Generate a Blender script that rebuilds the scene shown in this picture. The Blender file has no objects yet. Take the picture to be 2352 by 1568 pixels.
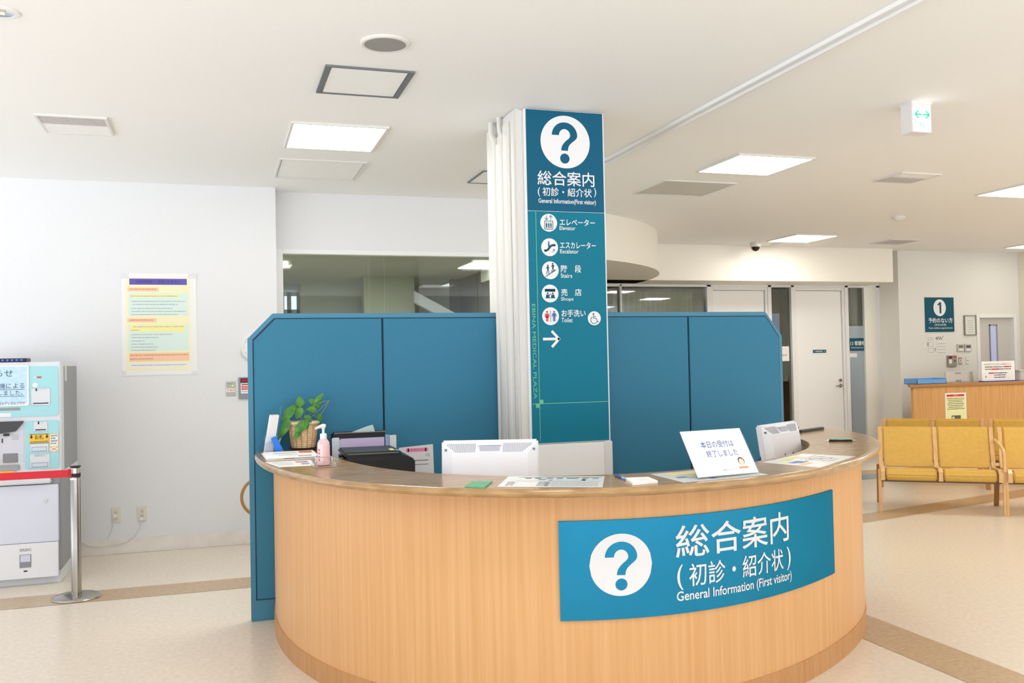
import bpy, bmesh, math, random
from mathutils import Vector, Matrix
random.seed(7)
C = bpy.context.scene.collection
SC = bpy.context.scene

# ------------------------------------------------------------------ camera, sky, big lights, exposure
EYE = Vector((0.0, 0.0, 1.5))
FPX, YAW, PITCH, ROLL = 2110.12, 0.309582, 0.021131, -0.0203141
_cy, _sy, _cp, _sp, _cr, _sr = math.cos(YAW), math.sin(YAW), math.cos(PITCH), math.sin(PITCH), math.cos(ROLL), math.sin(ROLL)
FWD = Vector((_sy*_cp, _cy*_cp, _sp))
_right = Vector((_cy, -_sy, 0)); _up = _right.cross(FWD)
RGT = _right*_cr + _up*_sr
UPV = -_right*_sr + _up*_cr
cam = bpy.data.cameras.new('camera'); cam.sensor_width = 36; cam.lens = FPX/2352*36; cam.clip_start = 0.05; cam.clip_end = 200
camo = bpy.data.objects.new('camera', cam); C.objects.link(camo)
camo.matrix_world = Matrix(((RGT.x, UPV.x, -FWD.x, EYE.x), (RGT.y, UPV.y, -FWD.y, EYE.y), (RGT.z, UPV.z, -FWD.z, EYE.z), (0, 0, 0, 1)))
SC.camera = camo
w = bpy.data.worlds.new('daylight'); SC.world = w; w.use_nodes = True
_nt = w.node_tree; _bg = _nt.nodes['Background']; _tc = _nt.nodes.new('ShaderNodeTexCoord'); _sx = _nt.nodes.new('ShaderNodeSeparateXYZ'); _rp = _nt.nodes.new('ShaderNodeValToRGB')
_rp.color_ramp.elements[0].position = 0.46; _rp.color_ramp.elements[0].color = (0.90, 0.95, 1.0, 1)      # bright lower half, added to light the ceiling from below
_rp.color_ramp.elements[1].position = 0.54; _rp.color_ramp.elements[1].color = (0.25, 0.265, 0.29, 1)      # upper half held dimmer to keep the walls down
_mr = _nt.nodes.new('ShaderNodeMapRange'); _mr.inputs[1].default_value = -1; _mr.inputs[2].default_value = 1
_nt.links.new(_tc.outputs['Generated'], _sx.inputs[0]); _nt.links.new(_sx.outputs['Z'], _mr.inputs[0]); _nt.links.new(_mr.outputs[0], _rp.inputs[0]); _nt.links.new(_rp.outputs[0], _bg.inputs[0])
_bg.inputs[1].default_value = 2.85
def area(name, loc, size, power, col, rot=(0, 0, 0)):      # unseen lamps: panel rows continued out of view, plus extras added for brightness
    l = bpy.data.lights.new(name, 'AREA'); l.shape = 'SQUARE'; l.size = size; l.energy = power; l.color = col
    o = bpy.data.objects.new(name, l); C.objects.link(o); o.location = loc; o.rotation_euler = rot
for _x in (0.77, 4.1, 7.4, 10.6):
    for _y in (2.4, -1.0): area('unseen_ceiling_light', (_x, _y, 3.0), 0.6, 14 if _x < 3 else (4 if _x < 5 else 26), (1.0, 0.97, 0.93))
area('unseen_ceiling_light', (10.7, 8.2, 3.0), 0.6, 34, (1.0, 0.97, 0.93)); area('unseen_ceiling_light', (8.6, 4.6, 3.0), 0.6, 16, (1.0, 0.97, 0.93))  # extra lamps added to lift the far doors and the right-hand side
area('inner_room_fill', (1.9, 10.6, 2.66), 0.6, 46, (0.96, 1.0, 0.95)); area('office_fill', (5.6, 13.2, 2.9), 0.6, 20, (0.96, 1.0, 0.95))  # fill lamps added to brighten the glazed room and the curtain
SC.view_settings.view_transform = 'Standard'; SC.view_settings.look = 'None'
SC.view_settings.gamma = 1.0; SC.view_settings.use_curve_mapping = False
SC.view_settings.exposure = 0.22
LAMP = 17.0

# ------------------------------------------------------------------ measuring: where a sight line meets a known plane
def ray(x, y): return FWD + RGT*((x-1176)/FPX) - UPV*((y-784)/FPX)
def pz(x, y, z): d = ray(x, y); return EYE + d*((z-EYE.z)/d.z)
def py(x, y, Y): d = ray(x, y); return EYE + d*(Y/d.y)
def pxx(x, y, X): d = ray(x, y); return EYE + d*(X/d.x)
def box_on(l, t, r, b, Y):                       # a rectangle on a wall plane: x0, x1, z0, z1
    mx, my = (l+r)/2, (t+b)/2
    return py(l, my, Y).x, py(r, my, Y).x, py(mx, b, Y).z, py(mx, t, Y).z

# ------------------------------------------------------------------ materials
def lin(c):
    c = c/255
    return c/12.92 if c <= 0.04045 else ((c+0.055)/1.055)**2.4
def rgb(r, g, b): return (lin(r), lin(g), lin(b), 1)
MATS = {}
def mat(name, col, rough=0.5, metal=0.0, coat=0.0, emit=None, trans=0.0, spec=0.5, alpha=1.0):
    if name in MATS: return MATS[name]
    m = bpy.data.materials.new(name); m.use_nodes = True
    b = m.node_tree.nodes['Principled BSDF']
    b.inputs['Base Color'].default_value = rgb(*col); b.inputs['Roughness'].default_value = rough
    b.inputs['Metallic'].default_value = metal; b.inputs['Coat Weight'].default_value = coat
    b.inputs['Coat Roughness'].default_value = 0.08
    b.inputs['Transmission Weight'].default_value = trans; b.inputs['Specular IOR Level'].default_value = spec
    b.inputs['Alpha'].default_value = alpha
    if emit:
        b.inputs['Emission Color'].default_value = rgb(*emit[0]); b.inputs['Emission Strength'].default_value = emit[1]
    MATS[name] = m
    return m
def noisy(name, c1, c2, scale=(1, 1, 1), detail=4, rough=0.5, coat=0.0, lo=0.35, hi=0.65, bump=0.0, nscale=5.0, spec=0.5, metal=0.0):
    m = mat(name, c1, rough, coat=coat, spec=spec, metal=metal)
    nt = m.node_tree; N = nt.nodes; L = nt.links; b = N['Principled BSDF']
    tc = N.new('ShaderNodeTexCoord'); mp = N.new('ShaderNodeMapping'); mp.inputs['Scale'].default_value = scale
    nz = N.new('ShaderNodeTexNoise'); nz.inputs['Scale'].default_value = nscale; nz.inputs['Detail'].default_value = detail
    cr = N.new('ShaderNodeValToRGB'); cr.color_ramp.elements[0].position = lo; cr.color_ramp.elements[1].position = hi
    cr.color_ramp.elements[0].color = rgb(*c1); cr.color_ramp.elements[1].color = rgb(*c2)
    L.new(tc.outputs['Object'], mp.inputs[0]); L.new(mp.outputs[0], nz.inputs['Vector']); L.new(nz.outputs[0], cr.inputs[0]); L.new(cr.outputs[0], b.inputs['Base Color'])
    if bump:
        bp = N.new('ShaderNodeBump'); bp.inputs['Strength'].default_value = bump; bp.inputs['Distance'].default_value = 0.002
        L.new(nz.outputs[0], bp.inputs['Height']); L.new(bp.outputs[0], b.inputs['Normal'])
    return m
def glass(name, col, refl=0.12, frost=None):     # thin pane: tinted see-through with a mirror share
    m = bpy.data.materials.new(name); m.use_nodes = True; nt = m.node_tree; nt.nodes.clear(); N = nt.nodes; L = nt.links
    o = N.new('ShaderNodeOutputMaterial'); mx = N.new('ShaderNodeMixShader'); mx.inputs[0].default_value = refl
    t = N.new('ShaderNodeBsdfTransparent'); t.inputs[0].default_value = rgb(*col)
    g = N.new('ShaderNodeBsdfGlossy'); g.inputs['Roughness'].default_value = 0.02
    src = t
    if frost:
        d = N.new('ShaderNodeBsdfDiffuse'); d.inputs[0].default_value = rgb(*frost)
        m2 = N.new('ShaderNodeMixShader'); m2.inputs[0].default_value = 0.85
        L.new(t.outputs[0], m2.inputs[1]); L.new(d.outputs[0], m2.inputs[2]); src = m2
    L.new(src.outputs[0], mx.inputs[1]); L.new(g.outputs[0], mx.inputs[2]); L.new(mx.outputs[0], o.inputs[0])
    MATS[name] = m
    return m

WALL = noisy('wall_paint', (230, 230, 232), (234, 234, 236), nscale=180, rough=0.75, bump=0.06)
CEIL = noisy('ceiling_board', (245, 245, 244), (247, 247, 246), nscale=60, rough=0.85, bump=0.03)
CREAM = mat('cream_paint', (245, 242, 233), 0.65)
TRIMW = mat('white_trim', (240, 240, 240), 0.45)
BASEB = noisy('baseboard_vinyl', (232, 224, 216), (240, 233, 226), nscale=9, rough=0.5)
FLOOR = noisy('floor_vinyl', (222, 209, 190), (234, 222, 205), scale=(6, 6, 6), nscale=6, detail=8, rough=0.24, spec=0.45, lo=0.3, hi=0.7)
FLOORT = noisy('floor_stripe_tan', (182, 152, 116), (196, 167, 132), scale=(6, 6, 6), nscale=6, detail=8, rough=0.24)
FLOORB = noisy('floor_stripe_blue', (122, 135, 150), (140, 152, 165), scale=(6, 6, 6), nscale=6, detail=8, rough=0.24)
VENEER = noisy('beech_veneer', (220, 164, 106), (234, 184, 130), scale=(26, 26, 0.5), nscale=2.2, detail=7, rough=0.38, spec=0.4, lo=0.25, hi=0.75)
KICK = noisy('beech_kick', (196, 142, 88), (206, 154, 102), scale=(12, 12, 1), nscale=3, rough=0.45)
WALNUT = noisy('worktop_laminate', (160, 125, 80), (186, 150, 106), scale=(2.2, 22, 8), nscale=2.2, detail=6, rough=0.17, coat=0.0, spec=0.16, lo=0.3, hi=0.72)
NOSING = noisy('worktop_nosing', (158, 120, 70), (186, 148, 98), scale=(7, 7, 30), nscale=1.6, detail=6, rough=0.2, coat=0.5, lo=0.3, hi=0.7)
TEAL = noisy('teal_screen_fabric', (56, 125, 157), (63, 132, 164), nscale=300, rough=0.7, bump=0.1, spec=0.3)
TEALF = mat('teal_screen_frame', (68, 138, 170), 0.5)
TEALD = mat('teal_screen_groove', (18, 58, 82), 0.6)
SIGNU = mat('sign_teal_upper', (14, 94, 126), 0.5, spec=0.2)
SIGNL = mat('sign_teal_lower', (8, 120, 146), 0.5, spec=0.2)
SIGNM = mat('sign_teal_deep', (18, 86, 108), 0.5, spec=0.2)
SIGND = noisy('desk_sign_teal', (44, 138, 178), (46, 141, 181), nscale=4, rough=0.42, metal=0.8)
WHITE = mat('white_print', (238, 238, 240), 0.5)
LIME = mat('lime_print', (112, 196, 150), 0.5)
BLACK = mat('black_plastic', (24, 25, 28), 0.4)
DARK = mat('dark_print', (50, 52, 60), 0.6)
GREYP = mat('grey_print', (150, 150, 156), 0.6)
PAPER = mat('white_paper', (242, 241, 240), 0.7)
STEEL = noisy('brushed_steel', (176, 172, 166), (192, 188, 182), scale=(40, 40, 1), nscale=3, rough=0.22, metal=1.0)
CHROME = mat('chrome', (214, 214, 216), 0.12, metal=1.0)
RED = mat('red_print', (214, 40, 52), 0.55)
BLUEI = mat('blue_ink', (62, 84, 168), 0.5)
LWOOD = noisy('light_wood', (222, 174, 112), (234, 192, 134), scale=(10, 10, 2), nscale=3, rough=0.35)
OAK = noisy('oak_veneer', (200, 146, 84), (214, 164, 104), scale=(18, 18, 0.6), nscale=2.4, detail=6, rough=0.4)
OAKD = mat('oak_edge', (176, 126, 70), 0.35)
VINYL = noisy('yellow_vinyl', (216, 172, 78), (222, 180, 88), nscale=30, rough=0.38, spec=0.45)
MONW = mat('white_monitor_plastic', (236, 237, 242), 0.4)
MONG = mat('monitor_vent_grey', (176, 178, 188), 0.5)

SIGND.node_tree.nodes['Principled BSDF'].inputs['Specular Tint'].default_value = (0.05, 0.4, 0.6, 1)

# ------------------------------------------------------------------ mesh helpers
class MB:
    def __init__(s, m=None):
        s.bm = bmesh.new(); s.mats = []; s.mi = 0; s.f = None
        if m: s.use(m)
    def use(s, m):
        if m not in s.mats: s.mats.append(m)
        s.mi = s.mats.index(m); return s
    def v(s, p):
        p = Vector(p)
        return s.bm.verts.new(s.f(p) if s.f else p)
    def face(s, pts):
        try:
            f = s.bm.faces.new([s.v(p) for p in pts]); f.material_index = s.mi; return f
        except ValueError: return None
    def merge(s, b2):
        vm = {}
        for v in b2.verts: vm[v] = s.v(v.co)
        for f in b2.faces:
            try:
                g = s.bm.faces.new([vm[v] for v in f.verts]); g.material_index = s.mi
            except ValueError: pass
        b2.free(); return s
    def box(s, x0, y0, z0, x1, y1, z1, bev=0.0, seg=2):
        b = bmesh.new(); bmesh.ops.create_cube(b, size=1)
        lo = Vector((min(x0, x1), min(y0, y1), min(z0, z1))); hi = Vector((max(x0, x1), max(y0, y1), max(z0, z1)))
        for v in b.verts: v.co = Vector(((v.co.x+.5)*(hi.x-lo.x)+lo.x, (v.co.y+.5)*(hi.y-lo.y)+lo.y, (v.co.z+.5)*(hi.z-lo.z)+lo.z))
        if bev: bmesh.ops.bevel(b, geom=b.edges[:], offset=bev, segments=seg, affect='EDGES', clamp_overlap=True)
        return s.merge(b)
    def prism(s, pts, d0, d1, axis='y', bev=0.0):            # outline (u, w) swept along an axis: y -> (u, d, w); z -> (u, w, d); x -> (d, u, w)
        b = bmesh.new()
        P = {'y': lambda u, w, d: (u, d, w), 'z': lambda u, w, d: (u, w, d), 'x': lambda u, w, d: (d, u, w)}[axis]
        A = [b.verts.new(P(u, w, d0)) for u, w in pts]; B = [b.verts.new(P(u, w, d1)) for u, w in pts]
        n = len(pts); b.faces.new(A); b.faces.new(B[::-1])
        for i in range(n): b.faces.new([A[i], B[i], B[(i+1) % n], A[(i+1) % n]])
        bmesh.ops.recalc_face_normals(b, faces=b.faces[:])
        if bev: bmesh.ops.bevel(b, geom=b.edges[:], offset=bev, segments=2, affect='EDGES', clamp_overlap=True)
        return s.merge(b)
    def cyl(s, p0, p1, r0, r1=None, n=24, cap=True):
        p0, p1 = Vector(p0), Vector(p1); r1 = r0 if r1 is None else r1
        q = (p1-p0).normalized().to_track_quat('Z', 'Y')
        a = [p0 + q @ Vector((r0*math.cos(2*math.pi*i/n), r0*math.sin(2*math.pi*i/n), 0)) for i in range(n)]
        b = [p1 + q @ Vector((r1*math.cos(2*math.pi*i/n), r1*math.sin(2*math.pi*i/n), 0)) for i in range(n)]
        A = [s.v(p) for p in a]; B = [s.v(p) for p in b]
        for i in range(n):
            f = s.bm.faces.new([A[i], A[(i+1) % n], B[(i+1) % n], B[i]]); f.material_index = s.mi
        if cap:
            f = s.bm.faces.new(A[::-1]); f.material_index = s.mi
            f = s.bm.faces.new(B); f.material_index = s.mi
        return s
    def lathe(s, prof, c=(0, 0, 0), n=32, sx=1.0, sy=1.0):
        c = Vector(c); rings = []
        for r, z in prof:
            rings.append([s.v(c + Vector((sx*r*math.cos(2*math.pi*i/n), sy*r*math.sin(2*math.pi*i/n), z))) for i in range(n)] if r > 1e-6 else [s.v(c+Vector((0, 0, z)))])
        for A, B in zip(rings, rings[1:]):
            for i in range(n):
                q = [A[i % len(A)], A[(i+1) % len(A)], B[(i+1) % len(B)], B[i % len(B)]]
                q = [x for k, x in enumerate(q) if x not in q[:k]]
                if len(q) > 2:
                    try: s.bm.faces.new(q).material_index = s.mi
                    except ValueError: pass
        return s
    def tube(s, pts, r, n=8, closed=False):
        pts = [Vector(p) for p in pts]; rings = []; m = len(pts); up = None
        for i, p in enumerate(pts):
            t = (pts[(i+1) % m]-pts[i-1]) if closed else (pts[min(i+1, m-1)]-pts[max(i-1, 0)])
            t.normalize()
            if up is None: up = Vector((0, 0, 1)) if abs(t.z) < 0.9 else Vector((1, 0, 0))
            a = t.cross(up).normalized(); b2 = a.cross(t).normalized(); up = b2
            rr = r[i] if isinstance(r, (list, tuple)) else r
            rings.append([s.v(p + a*rr*math.cos(2*math.pi*k/n) + b2*rr*math.sin(2*math.pi*k/n)) for k in range(n)])
        for i in range(m if closed else m-1):
            A, B = rings[i], rings[(i+1) % m]
            for k in range(n):
                f = s.bm.faces.new([A[k], A[(k+1) % n], B[(k+1) % n], B[k]]); f.material_index = s.mi
        if not closed:
            s.bm.faces.new(rings[0][::-1]).material_index = s.mi; s.bm.faces.new(rings[-1]).material_index = s.mi
        return s
    # flat printing on a plane facing -y (u right, w up, at depth y)
    def rect(s, u0, w0, u1, w1, y): return s.face([(u0, y, w0), (u1, y, w0), (u1, y, w1), (u0, y, w1)])
    def poly(s, pts, y): return s.face([(u, y, w) for u, w in pts])
    def disc(s, u, w, ru, y, rw=None, n=40):
        rw = ru if rw is None else rw
        return s.face([(u+ru*math.cos(2*math.pi*i/n), y, w+rw*math.sin(2*math.pi*i/n)) for i in range(n)])
    def line(s, a, b, th, y):
        a, b = Vector((a[0], a[1])), Vector((b[0], b[1])); d = (b-a).normalized(); q = Vector((-d.y, d.x))*th/2
        return s.poly([tuple(a-q), tuple(b-q), tuple(b+q), tuple(a+q)], y)
    def path(s, pts, th, y):
        for a, b in zip(pts, pts[1:]): s.line(a, b, th, y)
        return s
    def arc(s, u, w, r, a0, a1, th, y, n=20, sq=1.0):
        P = [(math.cos(math.radians(a0+(a1-a0)*i/n)), math.sin(math.radians(a0+(a1-a0)*i/n))) for i in range(n+1)]
        for (c0, s0), (c1, s1) in zip(P, P[1:]):
            s.poly([(u+(r-th/2)*c0, w+(r-th/2)*s0*sq), (u+(r+th/2)*c0, w+(r+th/2)*s0*sq), (u+(r+th/2)*c1, w+(r+th/2)*s1*sq), (u+(r-th/2)*c1, w+(r-th/2)*s1*sq)], y)
        return s
    def text(s, body, u0, u1, w0, w1, y, bold=0.0, rot=0, sub=0):   # lettering fitted to the rectangle u0..u1, w0..w1
        me = text_mesh(body, bold)
        b = bmesh.new(); b.from_mesh(me); bpy.data.meshes.remove(me)
        if rot:
            a = math.radians(rot)
            for v in b.verts: v.co = Vector((v.co.x*math.cos(a)-v.co.y*math.sin(a), v.co.x*math.sin(a)+v.co.y*math.cos(a), 0))
        xs = [v.co.x for v in b.verts]; ys = [v.co.y for v in b.verts]
        ax, bx, ay, by = min(xs), max(xs), min(ys), max(ys)
        for v in b.verts: v.co = Vector((u0+(v.co.x-ax)/(bx-ax)*(u1-u0), y, w0+(v.co.y-ay)/max(by-ay, 1e-6)*(w1-w0)))
        if sub:
            for k in range(1, sub):
                g = b.verts[:]+b.edges[:]+b.faces[:]
                bmesh.ops.bisect_plane(b, geom=g, plane_co=(u0+(u1-u0)*k/sub, 0, 0), plane_no=(1, 0, 0))
        for f in b.faces:
            if f.normal.y > 0: f.normal_flip()
        return s.merge(b)
    def small_print(s, u0, u1, w, h, y, seed=0, gap=0.25):   # a line of print too small to read: broken dashes
        rnd = random.Random(seed); u = u0
        while u < u1-h*0.5:
            L = min(h*rnd.uniform(0.6, 2.2), u1-u)
            s.rect(u, w-h/2*rnd.uniform(.7, 1), u+L, w+h/2*rnd.uniform(.7, 1), y); u += L + h*gap*rnd.uniform(.6, 2)
        return s
    def build(s, name, parent=None, loc=None, local=False, smooth=35):
        me = bpy.data.meshes.new(name)
        o = bpy.data.objects.new(name, me); C.objects.link(o)
        off = Vector((0, 0, 0))
        if parent is not None:
            o.parent = parent
            if not local:
                p = parent
                while p is not None: off += p.location; p = p.parent
        elif loc is not None:
            o.location = loc; off = Vector(loc)
            if local: off = Vector((0, 0, 0))
        if off.length: bmesh.ops.translate(s.bm, verts=s.bm.verts[:], vec=-off)
        s.bm.to_mesh(me); s.bm.free()
        for m in s.mats: me.materials.append(m)
        if smooth:
            for p in me.polygons: p.use_smooth = True
            me.set_sharp_from_angle(angle=math.radians(smooth))
        return o
def text_mesh(body, bold=0.0):
    c = bpy.data.curves.new('txt', 'FONT'); c.body = body; c.resolution_u = 3; c.offset = bold; c.fill_mode = 'FRONT'
    o = bpy.data.objects.new('txt', c); C.objects.link(o)
    dg = bpy.context.evaluated_depsgraph_get(); dg.update()
    me = bpy.data.meshes.new_from_object(o.evaluated_get(dg))
    bpy.data.objects.remove(o); bpy.data.curves.remove(c)
    return me
def tag(o, label, cat, group=None):
    o['label'] = label; o['category'] = cat
    if group: o['group'] = group
    return o
def thing(name, label, cat, loc, rz=0.0, group=None):
    o = bpy.data.objects.new(name, None); C.objects.link(o); o.empty_display_size = 0.1
    o.location = loc; o.rotation_euler = (0, 0, rz)
    return tag(o, label, cat, group)
def struct(o): o['kind'] = 'structure'; return o
def copy_tree(o, loc, label, rz=None):
    r = o.copy(); C.objects.link(r); r.location = loc; r['label'] = label
    if rz is not None: r.rotation_euler = (0, 0, rz)
    for ch in list(o.children):
        c = ch.copy(); C.objects.link(c); c.parent = r
        for g in ch.children:
            d = g.copy(); C.objects.link(d); d.parent = c
    return r

# ------------------------------------------------------------------ the setting
H = 3.032; YB = 8.12; YW = 8.31; YD = 11.75; YS = 11.1; YR = 11.3
XR = 9.71; XE = 11.98

fl = MB(FLOOR)
fl.box(-4.5, -2.5, -0.2, 15, 16, 0)
def fpoly(pts, m, z=0.0012): fl.use(m); fl.face([(x, y, z) for x, y in pts])
fpoly([(-4.5, 6.52), (4.0, 6.52), (4.0, 6.84), (-4.5, 6.84)], FLOORT)
fpoly([(4.0, 6.52), (9.2, 7.74), (9.2, 8.04), (4.0, 6.84)], FLOORT, 0.0014)
fpoly([(3.215, -2.5), (3.53, -2.5), (3.53, 6.52), (3.215, 6.52)], FLOORT)
fpoly([(3.9, 9.19), (9.0, 9.19), (9.0, 9.56), (3.9, 9.56)], FLOORB)
fpoly([(3.9, 9.56), (9.0, 9.56), (9.0, 9.92), (3.9, 9.92)], FLOORT)
struct(fl.build('floor', smooth=0))

c = MB(CEIL); c.box(-5, -4, H, 15, 16, H+0.2); struct(c.build('ceiling', smooth=0))
b = MB(WALL); b.box(-5, YB, 0, 0.485, YB+0.25, H); struct(b.build('wall_back', smooth=0))
b = MB(BASEB); b.prism([(-5, 0), (0.487, 0), (0.487, 0.12), (-5, 0.12)], YB-0.012, YB, bev=0.003); struct(b.build('baseboard_back'))
# glazed wall beside it
b = MB(WALL); b.box(0.485, YW, 2.525, 3.35, YW+0.16, H); b.box(0.485, YW+0.02, 0, 0.50, YW+0.16, 2.525); struct(b.build('wall_glazed', smooth=0))
f1 = MB(TRIMW)
f1.box(0.485, YW-0.012, 0, 0.552, YW+0.1, 2.525, .004); f1.box(0.552, YW-0.012, 2.486, 3.3, YW+0.1, 2.525, .004); f1.box(3.24, YW-0.012, 0, 3.3, YW+0.1, 2.486, .004)
f1.box(0.552, YW-0.012, 0, 3.24, YW+0.1, 0.06, .004)
win1 = struct(f1.build('window_1'))
GL1 = glass('grey_glass', (236, 240, 236), 0.035)
for xa, xb, in ((0.552, 1.452), (1.457, 2.332), (2.337, 3.24)):
    p = MB(GL1); p.box(xa, YW+0.03, 0.06, xb, YW+0.038, 2.486); p.build('glass_pane', win1, smooth=0)
# the room seen through it
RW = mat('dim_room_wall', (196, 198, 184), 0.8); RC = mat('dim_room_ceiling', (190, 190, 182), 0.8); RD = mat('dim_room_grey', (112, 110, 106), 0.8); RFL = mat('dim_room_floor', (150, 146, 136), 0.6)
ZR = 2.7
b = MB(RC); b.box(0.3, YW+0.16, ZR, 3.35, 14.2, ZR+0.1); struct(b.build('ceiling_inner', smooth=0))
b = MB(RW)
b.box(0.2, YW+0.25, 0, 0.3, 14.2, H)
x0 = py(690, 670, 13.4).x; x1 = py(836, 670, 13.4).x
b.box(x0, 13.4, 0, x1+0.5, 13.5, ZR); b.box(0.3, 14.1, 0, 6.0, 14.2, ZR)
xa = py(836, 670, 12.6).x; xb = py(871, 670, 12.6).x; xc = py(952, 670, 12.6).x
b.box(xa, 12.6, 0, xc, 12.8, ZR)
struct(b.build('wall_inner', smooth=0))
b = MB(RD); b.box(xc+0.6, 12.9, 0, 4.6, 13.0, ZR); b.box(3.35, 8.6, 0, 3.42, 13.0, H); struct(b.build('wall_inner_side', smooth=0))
P = [py(952, 668, 12.3), py(1052, 722, 12.3), py(1052, 748, 12.3), py(952, 693, 12.3)]
b = MB(mat('stair_white', (226, 226, 236), 0.5)); b.prism([(p.x, p.z) for p in P], 12.3, 12.42); struct(b.build('trim_stair', smooth=0))
a0, a1, z0, z1 = box_on(648, 671, 686, 760, 14.05)
b = MB(TRIMW)
for q in (a0, (a0+a1)/2-.02, a1): b.box(q-.03, 14.0, z0-.9, q+.03, 14.1, z1)
b.box(a0, 14.0, z1-.06, a1, 14.1, z1); b.box(a0, 14.0, z1-.32, a1, 14.1, z1-.26)
w9 = struct(b.build('window_9', smooth=0))
b = MB(mat('daylight_pane', (225, 235, 250), 0.5, emit=((225, 235, 252), 1.1))); b.box(a0, 14.06, z0-.9, a1, 14.09, z1); b.build('bright_pane', w9, smooth=0)

# drum-shaped bulkhead and the straight bulkhead over the doors
DR = 3.118; dc = (2.391, 11.608); ZD = 2.541
b = MB(CREAM); N = 48; A0 = math.asin((3.3-dc[0])/DR); A1 = math.pi/2
arc = [(dc[0]+DR*math.sin(A0+(A1-A0)*i/N), dc[1]-DR*math.cos(A0+(A1-A0)*i/N)) for i in range(N+1)]
b.prism(arc+[(3.3, dc[1])], ZD, H, axis='z')
arc2 = [(dc[0]+(DR+.012)*math.sin(A0+(A1-A0)*i/N), dc[1]-(DR+.012)*math.cos(A0+(A1-A0)*i/N)) for i in range(N+1)]
for (p, q), (p2, q2) in zip(zip(arc, arc[1:]), zip(arc2, arc2[1:])):
    b.face([(p[0], p[1], ZD), (p2[0], p2[1], ZD), (q2[0], q2[1], ZD), (q[0], q[1], ZD)])
    b.face([(p2[0], p2[1], ZD), (p2[0], p2[1], ZD+.028), (q2[0], q2[1], ZD+.028), (q2[0], q2[1], ZD)])
    b.face([(p[0], p[1], ZD+.028), (q[0], q[1], ZD+.028), (q2[0], q2[1], ZD+.028), (p2[0], p2[1], ZD+.028)])
struct(b.build('wall_drum'))
b = MB(CREAM); b.box(3.42, YS, 2.541, 9.44, YD+0.15, H, .004); struct(b.build('wall_soffit', smooth=0))
# pillar strip, right-hand wall
b = MB(mat('far_wall_paint', (230, 229, 224), .75))
dA = box_on(2245, 722, 2335, 900, YR)
b.box(XR, YR, 0, dA[0], YR+0.5, H); b.box(dA[0], YR, dA[3], dA[1], YR+0.5, H); b.box(dA[1], YR, 0, 12.3, YR+0.5, H)
struct(b.build('wall_far', smooth=0))
b = MB(mat('cream_wall_right', (236, 230, 214), .7)); b.box(XE, -2.5, 0, XE+0.2, YR, H); struct(b.build('wall_right', smooth=0))
b = MB(CREAM); b.box(9.42, YD-0.02, 0, XR, YD+0.3, H); b.box(XR-.012, YR+.001, 0, XR, YD, H); struct(b.build('wall_strip', smooth=0))

# glazed front with the white doors, plane YD
def gx(x, y=800): return py(x, y, YD).x
ZT = py(1880, 655, YD).z
xs = {k: gx(k, 700) for k in (1380, 1427, 1622, 1632, 1762, 1770, 1815, 1822, 1938, 1946, 2010, 2018)}
b = MB(TRIMW)
for a, c_ in ((1622, 1632), (1762, 1770), (1815, 1822), (1938, 1946), (2010, 2018)): b.box(xs[a], YD-.03, 0, xs[c_], YD+.08, ZT, .004)
b.box(4.4, YD-.03, ZT-.035, xs[2018], YD+.08, 2.541, .004)
b.box(4.4, YD-.03, 0, xs[1632], YD+.08, .08, .004)
b.box(xs[1427]-.03, YD-.03, 0, xs[1427], YD+.08, ZT, .004)
struct(b.build('trim_1'))
GL2 = glass('clear_glass', (215, 222, 220), 0.10)
GL3 = glass('frosted_glass', (190, 200, 206), 0.06, frost=(176, 190, 200))
def pane(n, xa, xb, za, zb, g=GL2):
    p = MB(g); p.box(xa, YD+.02, za, xb, YD+.028, zb); return struct(p.build('window_%d' % n, smooth=0))
pane(2, xs[1427], xs[1622], .08, ZT-.035); pane(3, 4.5, xs[1427]-.03, .08, ZT-.035)
w4 = pane(4, xs[1770], xs[1815], 0, ZT-.035)
zf = py(1975, 748, YD).z
w5 = pane(5, xs[1946], xs[2010], zf, ZT-.035)
p = MB(GL3); p.box(xs[1946], YD+.02, 0, xs[2010], YD+.028, zf); p.build('frosted_film', w5, smooth=0)
DOORW = mat('door_white', (246, 246, 246), .45)
def far_door(n, xa, xb, knob=True):
    d = MB(DOORW); d.box(xa+.045, YD+.01, 0.01, xb-.045, YD+.05, ZT-.085, .003)
    o = struct(d.build('door_%d' % n))
    f = MB(TRIMW); f.box(xa, YD-.015, 0, xa+.04, YD+.06, ZT-.035, .003); f.box(xb-.04, YD-.015, 0, xb, YD+.06, ZT-.035, .003); f.box(xa+.04, YD-.015, ZT-.08, xb-.04, YD+.06, ZT-.035, .003)
    f.build('door_frame', o)
    h = MB(STEEL); q = py(1932, 885, YD); X = xb-.1
    h.cyl((X, YD+.01, q.z), (X, YD-.012, q.z), .026); h.cyl((X, YD-.012, q.z), (X, YD-.05, q.z), .01); h.tube([(X, YD-.05, q.z), (X-.05, YD-.055, q.z), (X-.12, YD-.05, q.z)], .009)
    h.build('lever_handle', o)
    h = MB(STEEL); h.cyl((X, YD+.01, q.z+.08), (X, YD-.014, q.z+.08), .024); h.build('lock_cylinder', o)
    return o
far_door(1, xs[1632], xs[1762]); far_door(2, xs[1822], xs[1938])
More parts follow.
